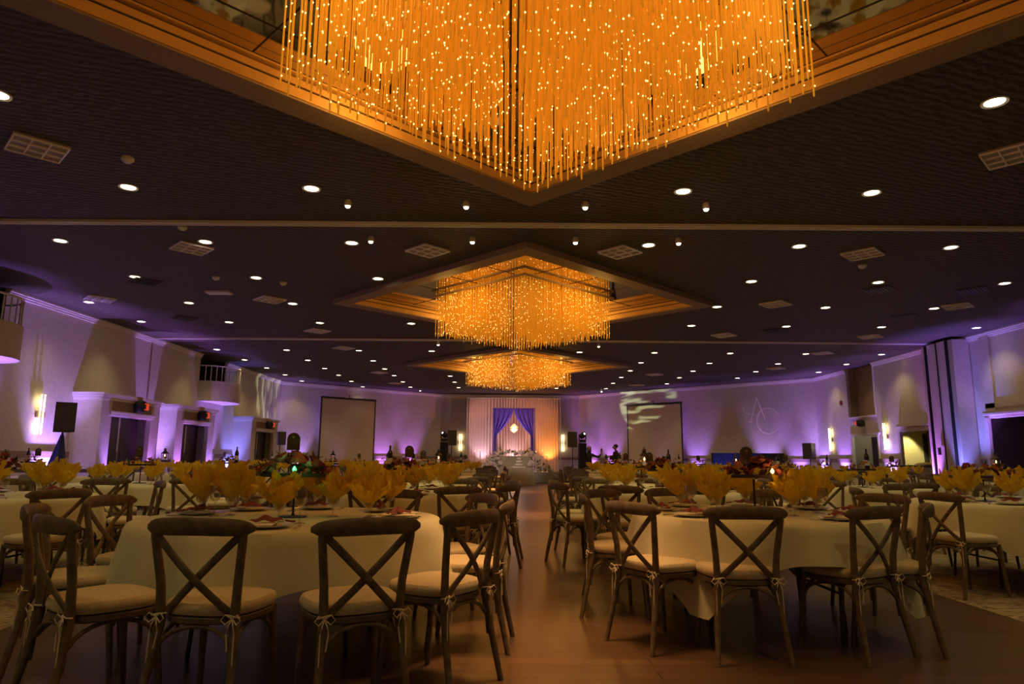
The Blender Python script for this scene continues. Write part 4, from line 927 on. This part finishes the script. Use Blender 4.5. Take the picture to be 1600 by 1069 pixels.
mb = MB(); mb.grid(lambda u, v: ((u-.5)*.19, (v-.5)*.05*(1-abs(2*u-1)**2*.7), .012+.028*math.sin(PI*u)*math.sin(PI*v)+.006*math.sin(u*14)), 16, 6); mb.tube([(-.10,0,.014),(-.13,.02,.01),(-.15,.0,.008)], .006, 5); leafm = mb.mesh('burgundy_leaf', M['burg'])
mb = MB(); mb.lathe([(.0,.0),(.045,.002),(.05,.03),(.046,.034),(.04,.010),(.0,.008)], 16, cap=False); bowl_me = mb.mesh('glass_bowl', M['glass'])

# centrepiece
def centrepiece(x, y, rz, tn, rnd, hi, w_=.34, kind='rose', zt=1.02):
    t = empty('floral_centrepiece', (x, y, .773), 'burgundy floral centrepiece on a dark raised tray, %s' % tn, 'centrepiece', None, rz)
    h = zt-.773
    mb = MB(); mb.lathe([(.001,0),(.09,.0),(.09,.006),(.012,.012),(.007,.03),(.007,h-.01)], 14); ob('stand', mb.mesh('stand', M['metal']), t)
    mb = MB(); mb.box((0,0,h+.012), (w_,.20,.024)); ob('tray', mb.mesh('tray', M['doorwood'], False), t)
    z0 = h+.024; pts = []
    nf = 34 if hi else 9
    for k in range(nf):
        u = rnd.uniform(-1,1); pts.append((u*w_*.56, rnd.uniform(-.09,.09), z0+.012+rnd.random()*.12*(1-abs(u)**1.5)))
    ob('foliage', foliage(pts, 3, .06 if hi else .07, rnd.randint(0,999)).mesh('foliage', M['leaf']), t)
    if hi:
        for p in pts: o = ob('rose', rnd.choice(RB), t, p); o.rotation_euler = (rnd.uniform(-.7,.7), rnd.uniform(-.7,.7), rnd.uniform(0,6))
    else:
        mb = MB()
        for i, p in enumerate(pts):
            mb.cur = i % 2; r = rnd.uniform(.022,.034); mb.lathe([(r*.4,-r*.6),(r,-r*.1),(r*.9,r*.4),(r*.3,r*.8)], 6, p)
        ob('roses', mb.mesh('roses', [M['rose'], M['rose2']]), t)
    return t, z0
def sign(x, y, z, s, tn, rz=0, light=False):
    t = empty('table_sign', (x, y, z), 'dark arched sign on a thin stake in the flowers, %s' % tn, 'sign', None, rz)
    P = [(-s/2, 0)]+[(s/2*math.cos(q), s*.85+s/2*math.sin(q)) for q in np.linspace(PI, 0, 12)]+[(s/2, 0)]
    mb = MB(); n = len(P); z1 = .10
    V = [(px, -.004, z1+pz) for px, pz in P]+[(px, .004, z1+pz) for px, pz in P]
    mb.add(V, [tuple(range(n-1, -1, -1)), tuple(range(n, 2*n))]+[(k, (k+1) % n, n+(k+1) % n, n+k) for k in range(n)]); ob('board', mb.mesh('board', M['sign'], False), t)
    mb = MB(); mb.tube([(-s*.12,0,0),(-s*.12,0,z1+.01)], .003, 5); mb.tube([(s*.3,0,0),(s*.3,0,z1+.01)], .003, 5); ob('stake', mb.mesh('st', M['metal']), t)
    mb = MB(); mb.lathe([(.001,0),(s*.10,0),(s*.10,.004),(.001,.004)], 10, (0,0,0)); o = ob('emblem', mb.mesh('em', M['gold']), t, (0,-.005,z1+s*1.0)); o.rotation_euler = (R(90),0,0)
def bottle(x, y, z, tn, s=1):
    t = empty('wine_bottle', (x, y, z), 'dark wine bottle with pale label, %s' % tn, 'bottle')
    mb = MB(); mb.lathe([(.03*s,0),(.036*s,.005),(.037*s,.18*s),(.03*s,.21*s),(.014*s,.24*s),(.013*s,.29*s),(.016*s,.30*s)], 14); ob('glass_body', mb.mesh('b', M['bottle']), t)
    mb = MB(); mb.lathe([(.0378*s,.05*s),(.0378*s,.13*s)], 14, cap=False); ob('label', mb.mesh('l', M['label_m']), t)
def lantern(x, y, z, tn):
    t = empty('candle_lantern', (x, y, z), 'small metal lantern with a lit candle, %s' % tn, 'lantern')
    mb = MB(); mb.box((0,0,.01), (.12,.12,.02)); mb.box((0,0,.175), (.13,.13,.012))
    for sx in (-1,1):
        for sy in (-1,1): mb.box((sx*.052,sy*.052,.09), (.008,.008,.16))
    ob('frame', mb.mesh('fr', M['metal'], False), t)
    mb = MB(); mb.lathe([(.085,.18),(.03,.235),(.028,.26),(.045,.265),(.002,.30)], 4); mb.tube([(.02*math.cos(q), 0, .31+.02*math.sin(q)) for q in np.linspace(0, 2*PI, 9)], .003, 4); ob('roof', mb.mesh('rf', M['metal']), t)
    mb = MB(); mb.lathe([(.03,.02),(.03,.09),(.0,.09)], 12); ob('candle', mb.mesh('cd', M['candle']), t)
    mb = MB(); mb.lathe([(.002,.095),(.015,.115),(.002,.15)], 8); ob('flame', mb.mesh('fl', M['flame']), t)
    point('glow', (0,0,.12), .5, (1,.6,.2), .02, t)
def tealight(x, y, z, tn, m_, colr, nm):
    t = empty('tealight', (x, y, z), nm+', '+tn, 'candle')
    mb = MB(); mb.lathe([(.02,0),(.024,.002),(.026,.045),(.024,.045),(.02,.006)], 12, cap=False); ob('glass_cup', mb.mesh('g', M['glass']), t)
    mb = MB(); mb.lathe([(.001,.008),(.012,.018),(.014,.030),(.002,.048)], 8); ob('flame', mb.mesh('f', m_), t)
    point('glow', (0,-.04,.03), .25, colr, .01, t)

# ------------------------------------------------------------------ layout
SEATN = ['right','far-right','far','far-left','left','near-left','near','near-right']
def seatname(deg): return SEATN[int(((deg % 360)+22.5)//45) % 8]
COLN = {'A': 'aisle-left column', 'B': 'second left column', 'D': 'left-wall column', 'P': 'aisle-right column', 'Q': 'second right column', 'S': 'right-wall column'}
CNTT = {}; PRN = random.Random(99)
def table_set(col, row, x, y, chairs=None, settings=None, r=.91, L=2.3, rot=None, detail=1, n=8, cmax=.42, cpo=0, cp=True, cpw=.34, cpz=1.02, phase=None):
    """one banquet table with cloth, chairs, goblets and napkins; detail 2 = nearest, 1 = middle, 0 = far"""
    tn = '%s table, %s' % (ORD[row], COLN[col]); rnd = random.Random(hash((ord(col), row)) % 9999)
    t = empty('round_table', (x, y, 0), 'round folding banquet table under its cloth, %s' % tn, 'table', 'round banquet tables'); top, legs, cb = TM[r if r in TM else .91]
    ob('tabletop', top, t)
    if detail:
        for me in legs: ob('leg', me, t)
        ob('crossbar', cb, t); ob('crossbar', cb, t, (.92,0,0))
    rot = rnd.uniform(0, 90) if rot is None else rot
    if detail == 2: me = cloth_mesh(r, L, row*7+ord(col), True, cmax)
    else:
        key = (detail, (row+ord(col)) % 2)
        if key not in CL: CL[key] = cloth_mesh(.91, 2.3, 50+key[1], detail == 1, .45)
        me = CL[key]
    tag(ob('tablecloth', me, None, (x, y, 0), R(rot)), 'ivory cloth draped over the %s' % tn, 'tablecloth', 'ivory tablecloths')
    G = 'dark wood crossback chairs around the banquet tables'
    if chairs is None:
        ph = rnd.uniform(-8, 8)+(0 if phase is None else phase); chairs = []
        for k in range(n):
            a = ph+360*k/n; d = rnd.uniform(1.16,1.26); chairs.append((x+d*math.cos(R(a)), y+d*math.sin(R(a)), a+180+rnd.uniform(-7,7), None))
    used = {}
    for cx_, cy_, fd, nm in chairs:
        a = math.degrees(math.atan2(cy_-y, cx_-x)); s = nm or seatname(a); used[s] = used.get(s, 0)+1
        if used[s] > 1: s = 'other '+s
        det = detail == 2 or (detail == 1)
        chair(cx_, cy_, fd, 'dark crossback chair with linen cushion, %s seat, %s' % (s, tn), det, G)
    zt = .773
    if settings is None:
        m_ = n; ph = rnd.uniform(0, 45); settings = []
        for k in range(m_):
            a = ph+360*k/m_+rnd.uniform(-5,5); d = rnd.uniform(.50,.62); settings.append((x+d*math.cos(R(a)), y+d*math.sin(R(a)), None))
    used = {}
    for k, (sx, sy, nm) in enumerate(settings):
        a = math.degrees(math.atan2(sy-y, sx-x)); s = nm or seatname(a); used[s] = used.get(s, 0)+1
        if used[s] > 1: s = 'other '+s
        if used[s.replace('other ', '')] > 2: s = 'third '+s
        o = tag(ob('water_goblet', goblet_me, None, (sx, sy, zt)), 'clear stemmed goblet under a napkin, %s place, %s' % (s, tn), 'glass', 'water goblets holding napkins')
        o = tag(ob('folded_napkin', (NAPH if detail else NAPL)[rnd.randrange(6 if detail else 4)], None, (sx, sy, zt+.001), rnd.uniform(0, 2*PI)), 'yellow napkin fanned out of a goblet, %s place, %s' % (s, tn), 'napkin', 'yellow napkins standing in goblets')
        q = rnd.uniform(.92,1.04) if detail == 2 else rnd.uniform(.82,.94) if detail else rnd.uniform(.86,.98); o.scale = (q, q, q*rnd.uniform(.95,1.1))
        if detail == 2:
            aa = R(a); ux, uy = math.cos(aa), math.sin(aa); px, py = x+.70*ux, y+.70*uy; rr = aa-PI/2
            tag(ob('dinner_plate', plate_me, None, (px, py, zt), rr), 'white dinner plate, %s place, %s' % (s, tn), 'plate', 'dinner plates')
            tag(ob('menu_card', card_me, None, (px, py, zt+.019), rr+rnd.uniform(-.15,.15)), 'cream menu card on a plate, %s place, %s' % (s, tn), 'menu card', 'menu cards')
            lx, ly = px-uy*.0+ux*(-.02), py+uy*(-.02); tag(ob('ribbon_leaf', leafm, None, (lx, ly, zt+.024), rr+rnd.uniform(-.5,.5)), 'burgundy leaf sprig on a menu card, %s place, %s' % (s, tn), 'leaf', 'burgundy leaves')
            tag(ob('dinner_fork', fork_me, None, (px-uy*.17, py+ux*.17, zt), rr+PI), 'steel fork left of the plate, %s place, %s' % (s, tn), 'fork', 'forks')
            tag(ob('dinner_knife', knife_me, None, (px+uy*.17, py-ux*.17, zt), rr+PI), 'steel knife right of the plate, %s place, %s' % (s, tn), 'knife', 'knives')
        if detail and k % 2 == 0:
            aa = R(a+16); tag(ob('wine_glass', wine_me, None, (x+.5*math.cos(aa), y+.5*math.sin(aa), zt)), 'empty clear wine glass, %s place, %s' % (s, tn), 'glass', 'wine glasses')
    if cp:
        ct, z0 = centrepiece(x+cpo, y, rnd.uniform(-.15,.15), tn, rnd, detail == 2, cpw, zt=cpz)
        zz = .773+z0
        kind = (row*3+ord(col)) % 4
        if detail == 2: kind = -1
        if kind == 0: bottle(x+cpo+.09, y, zz, tn)
        elif kind == 1: sign(x-.05, y+.02, zz, .11, tn, rnd.uniform(-.5,.5))
        elif kind == 2: lantern(x+.05, y-.0, zz, tn)
        elif kind == 3: sign(x+.05, y+.02, zz, .10, tn, rnd.uniform(-.5,.5)); bottle(x-.11, y, zz, tn, .8)
        return zz
def face(x, y, tx, ty, d=0): return math.degrees(math.atan2(ty-y, tx-x))+d
# first table left of the aisle
T1 = (-1.42, 4.58)
ch = []
for (x, y, fd, nm) in [(-1.93,3.40,52,'near-left'),(-2.40,3.98,22,'left'),(-1.36,3.38,84,'near'),(-.76,3.42,118,'near-right'),(-.40,3.86,146,'right'),(-.28,4.58,176,'outer right'),(-.42,5.25,212,'far-right'),(-1.05,5.74,252,'far'),(-1.75,5.76,285,'far-left'),(-2.50,4.75,-8,'rear left')]: ch.append((x, y, fd, nm))
st = [(-2.08,4.72,'left'),(-1.86,4.66,'far-left'),(-1.38,4.18,'near'),(-1.17,4.62,'middle'),(-.92,4.55,'right'),(-1.95,5.15,'rear left'),(-1.45,5.25,'far'),(-.88,5.12,'far-right')]
zz = table_set('A', 0, *T1, chairs=ch, settings=st, r=.95, L=2.42, rot=30, detail=2, cmax=.36, cpw=.40, cpz=1.03)
sign(T1[0]-.03, T1[1]+.02, zz+.05, .085, 'first table, aisle-left column'); tealight(T1[0]+.03, T1[1]-.12, zz-.0, 'front of the tray, aisle-left', M['greenglow'], (.1,1,.3), 'tiny green glowing tealight')
mb = MB(); mb.lathe([(.06,0),(.045,.03),(.02,.055),(.003,.07)], 4); tag(ob('terrarium_house', mb.mesh('th', mat('pink_card',(.35,.14,.10),.7), False), None, (T1[0]+.03, T1[1]-.05, zz+.07)), 'small pink pyramid ornament in the flowers of the first left table', 'ornament')
T2 = (1.83, 5.25)
ch = [(.98,4.66,32,'near-left'),(.84,5.50,-8,'left'),(1.40,4.42,90,'near'),(2.12,4.50,116,'near-right'),(2.46,4.66,152,'outer right'),(2.90,5.75,205,'far-right'),(2.35,6.28,245,'far'),(1.55,6.38,283,'inner far'),(.98,6.10,-48,'far-left')]
st = [(1.30,5.35,'left'),(1.47,5.0,'near-left'),(1.60,5.6,'far-left'),(1.93,5.75,'far'),(2.0,4.95,'near'),(2.15,5.45,'right'),(2.28,5.2,'outer right'),(2.35,5.6,'far-right')]
zz = table_set('P', 0, *T2, chairs=ch, settings=st, r=.88, L=2.22, rot=4, detail=2, cmax=.62, cpw=.36, cpz=1.03)
sign(T2[0]-.04, T2[1]+.02, zz-.02, .095, 'first table, aisle-right column'); tealight(T2[0]+.10, T2[1]-.12, zz, 'front of the tray, aisle-right', M['flame'], (1,.5,.15), 'tiny orange glowing tealight')
T3 = (-5.0, 6.7)
ch = [(-3.85,5.78,150,'near-right'),(-4.36,5.50,100,'near'),(-5.10,5.50,88,'outer near'),(-5.9,5.9,45,'near-left'),(-6.15,6.9,-5,'left'),(-5.6,7.75,-60,'far-left'),(-4.8,7.9,-95,'far'),(-4.0,7.4,215,'far-right')]
table_set('B', 0, *T3, chairs=ch, rot=70, detail=2, cp=True)
T4 = (5.05, 7.0)
ch = [(4.08,6.34,14,'near-left'),(4.66,5.86,76,'near'),(5.35,5.82,100,'outer near'),(6.0,6.3,140,'near-right'),(6.2,7.2,185,'right'),(5.5,8.1,250,'far-right'),(4.7,8.1,290,'far'),(3.88,7.3,-15,'left')]
table_set('Q', 0, *T4, chairs=ch, rot=20, detail=2, cpw=.55, cpz=1.0, cpo=-.3)
za = table_set('A', 1, -1.25, 8.0, detail=2, chairs=[(-.62,7.0,118,'near-right'),(-1.32,6.86,90,'near'),(-.24,7.55,152,'right'),(-2.05,7.15,50,'near-left'),(-.20,8.4,200,'outer right'),(-.75,9.0,240,'far-right'),(-1.6,9.1,285,'far'),(-2.35,8.4,-20,'left')])
zp = table_set('P', 1, 1.85, 8.5, detail=2, chairs=[(1.25,7.50,62,'near-left'),(1.95,7.33,92,'near'),(.75,8.05,25,'left'),(.78,8.85,-18,'outer left'),(1.3,9.5,-60,'far-left'),(2.2,9.6,-105,'far'),(2.9,9.0,205,'far-right'),(2.7,7.75,140,'near-right')])
bottle(-1.40, 8.0, za, 'second table, aisle-left column', .85); sign(-1.18, 8.02, za+.02, .10, 'second table, aisle-left column')
bottle(1.93, 8.5, zp, 'second table, aisle-right column', .8); sign(1.70, 8.52, zp-.02, .09, 'second table, aisle-right column')
table_set('B', 1, -5.3, 9.95, detail=1, chairs=[(-4.15,8.95,125,'near-right'),(-4.95,8.78,97,'near'),(-5.8,8.9,70,'near-left'),(-6.4,9.6,15,'left'),(-4.12,10.1,185,'right'),(-4.5,10.8,225,'far-right'),(-5.3,11.1,270,'far'),(-6.2,10.8,-45,'far-left')])
table_set('Q', 1, 5.3, 10.5, detail=1)
table_set('A', 2, -1.5, 11.4, detail=1, phase=-90)
table_set('P', 2, 2.2, 11.7, detail=1, phase=-90)
far = [('D',0,-8.75,8.9),('B',2,-5.4,13.4),('D',1,-8.5,12.35),('A',3,-1.6,14.8),('P',3,2.55,15.1),('Q',2,5.5,14.0),('S',0,9.3,10.0),('S',1,9.4,13.5),
 ('D',2,-8.15,16.2),('B',3,-5.4,16.9),('A',4,-1.6,18.2),('P',4,2.8,18.4),('Q',3,5.6,17.4),('S',2,9.4,17.0),
 ('D',3,-8.2,19.9),('B',4,-5.3,20.4),('A',5,-1.65,21.6),('P',5,3.1,21.8),('Q',4,5.7,20.9),('S',3,9.3,20.6),
 ('B',5,-5.2,23.9),('D',4,-8.2,23.5),('A',6,-1.7,25.0),('P',6,3.4,25.2),('Q',5,5.8,24.3),('S',4,9.2,24.1),('B',6,-5.0,27.4),('Q',6,5.9,27.0)]
for c, rw, x, y in far:
    table_set(c, rw, x, y, detail=0, n=8 if y < 20 else 7)

labs = {}
for o in bpy.data.objects:
    if o.parent is None and o.get('label'): labs.setdefault(o['label'], []).append(o.name)
dup = {k: len(v) for k, v in labs.items() if len(v) > 1}
print('CHAIRS', NCH[0], 'DUPS', dup, 'LONG', [k for k in labs if len(k.split()) > 16 or len(k.split()) < 4][:8], 'objs', len(bpy.data.objects))

# beams thrown by the moving heads (patterned light through a gobo)
def gobo(loc, to, watts, col, ang, scl, rot):
    o = spot('gobo_beam', loc, Vector(to)-Vector(loc), watts, col, ang, .25, .02); L = o.data; L.use_nodes = True; nt = L.node_tree; em = nt.nodes['Emission']
    tc = nt.nodes.new('ShaderNodeTexCoord'); mp = nt.nodes.new('ShaderNodeMapping'); mp.inputs['Rotation'].default_value = (0,0,R(rot)); mp.inputs['Scale'].default_value = scl
    n = nt.nodes.new('ShaderNodeTexNoise'); n.inputs['Scale'].default_value = 1; n.inputs['Detail'].default_value = 1
    cr = nt.nodes.new('ShaderNodeValToRGB'); cr.color_ramp.elements[0].position = .47; cr.color_ramp.elements[1].position = .62
    nt.links.new(tc.outputs['Normal'], mp.inputs[0]); nt.links.new(mp.outputs[0], n.inputs['Vector']); nt.links.new(n.outputs['Fac'], cr.inputs[0]); nt.links.new(cr.outputs[0], em.inputs['Strength'])
    return o
gobo((-3.08, 31.6, 2.35), (6.3, 34.2, 4.0), 2600, (.80,1.0,.55), 17, (9, 40, 9), 62)
gobo((-3.08, 31.6, 2.35), (-10.5, 29.6, 3.9), 900, (.95,1.0,.60), 22, (30, 8, 12), 0)
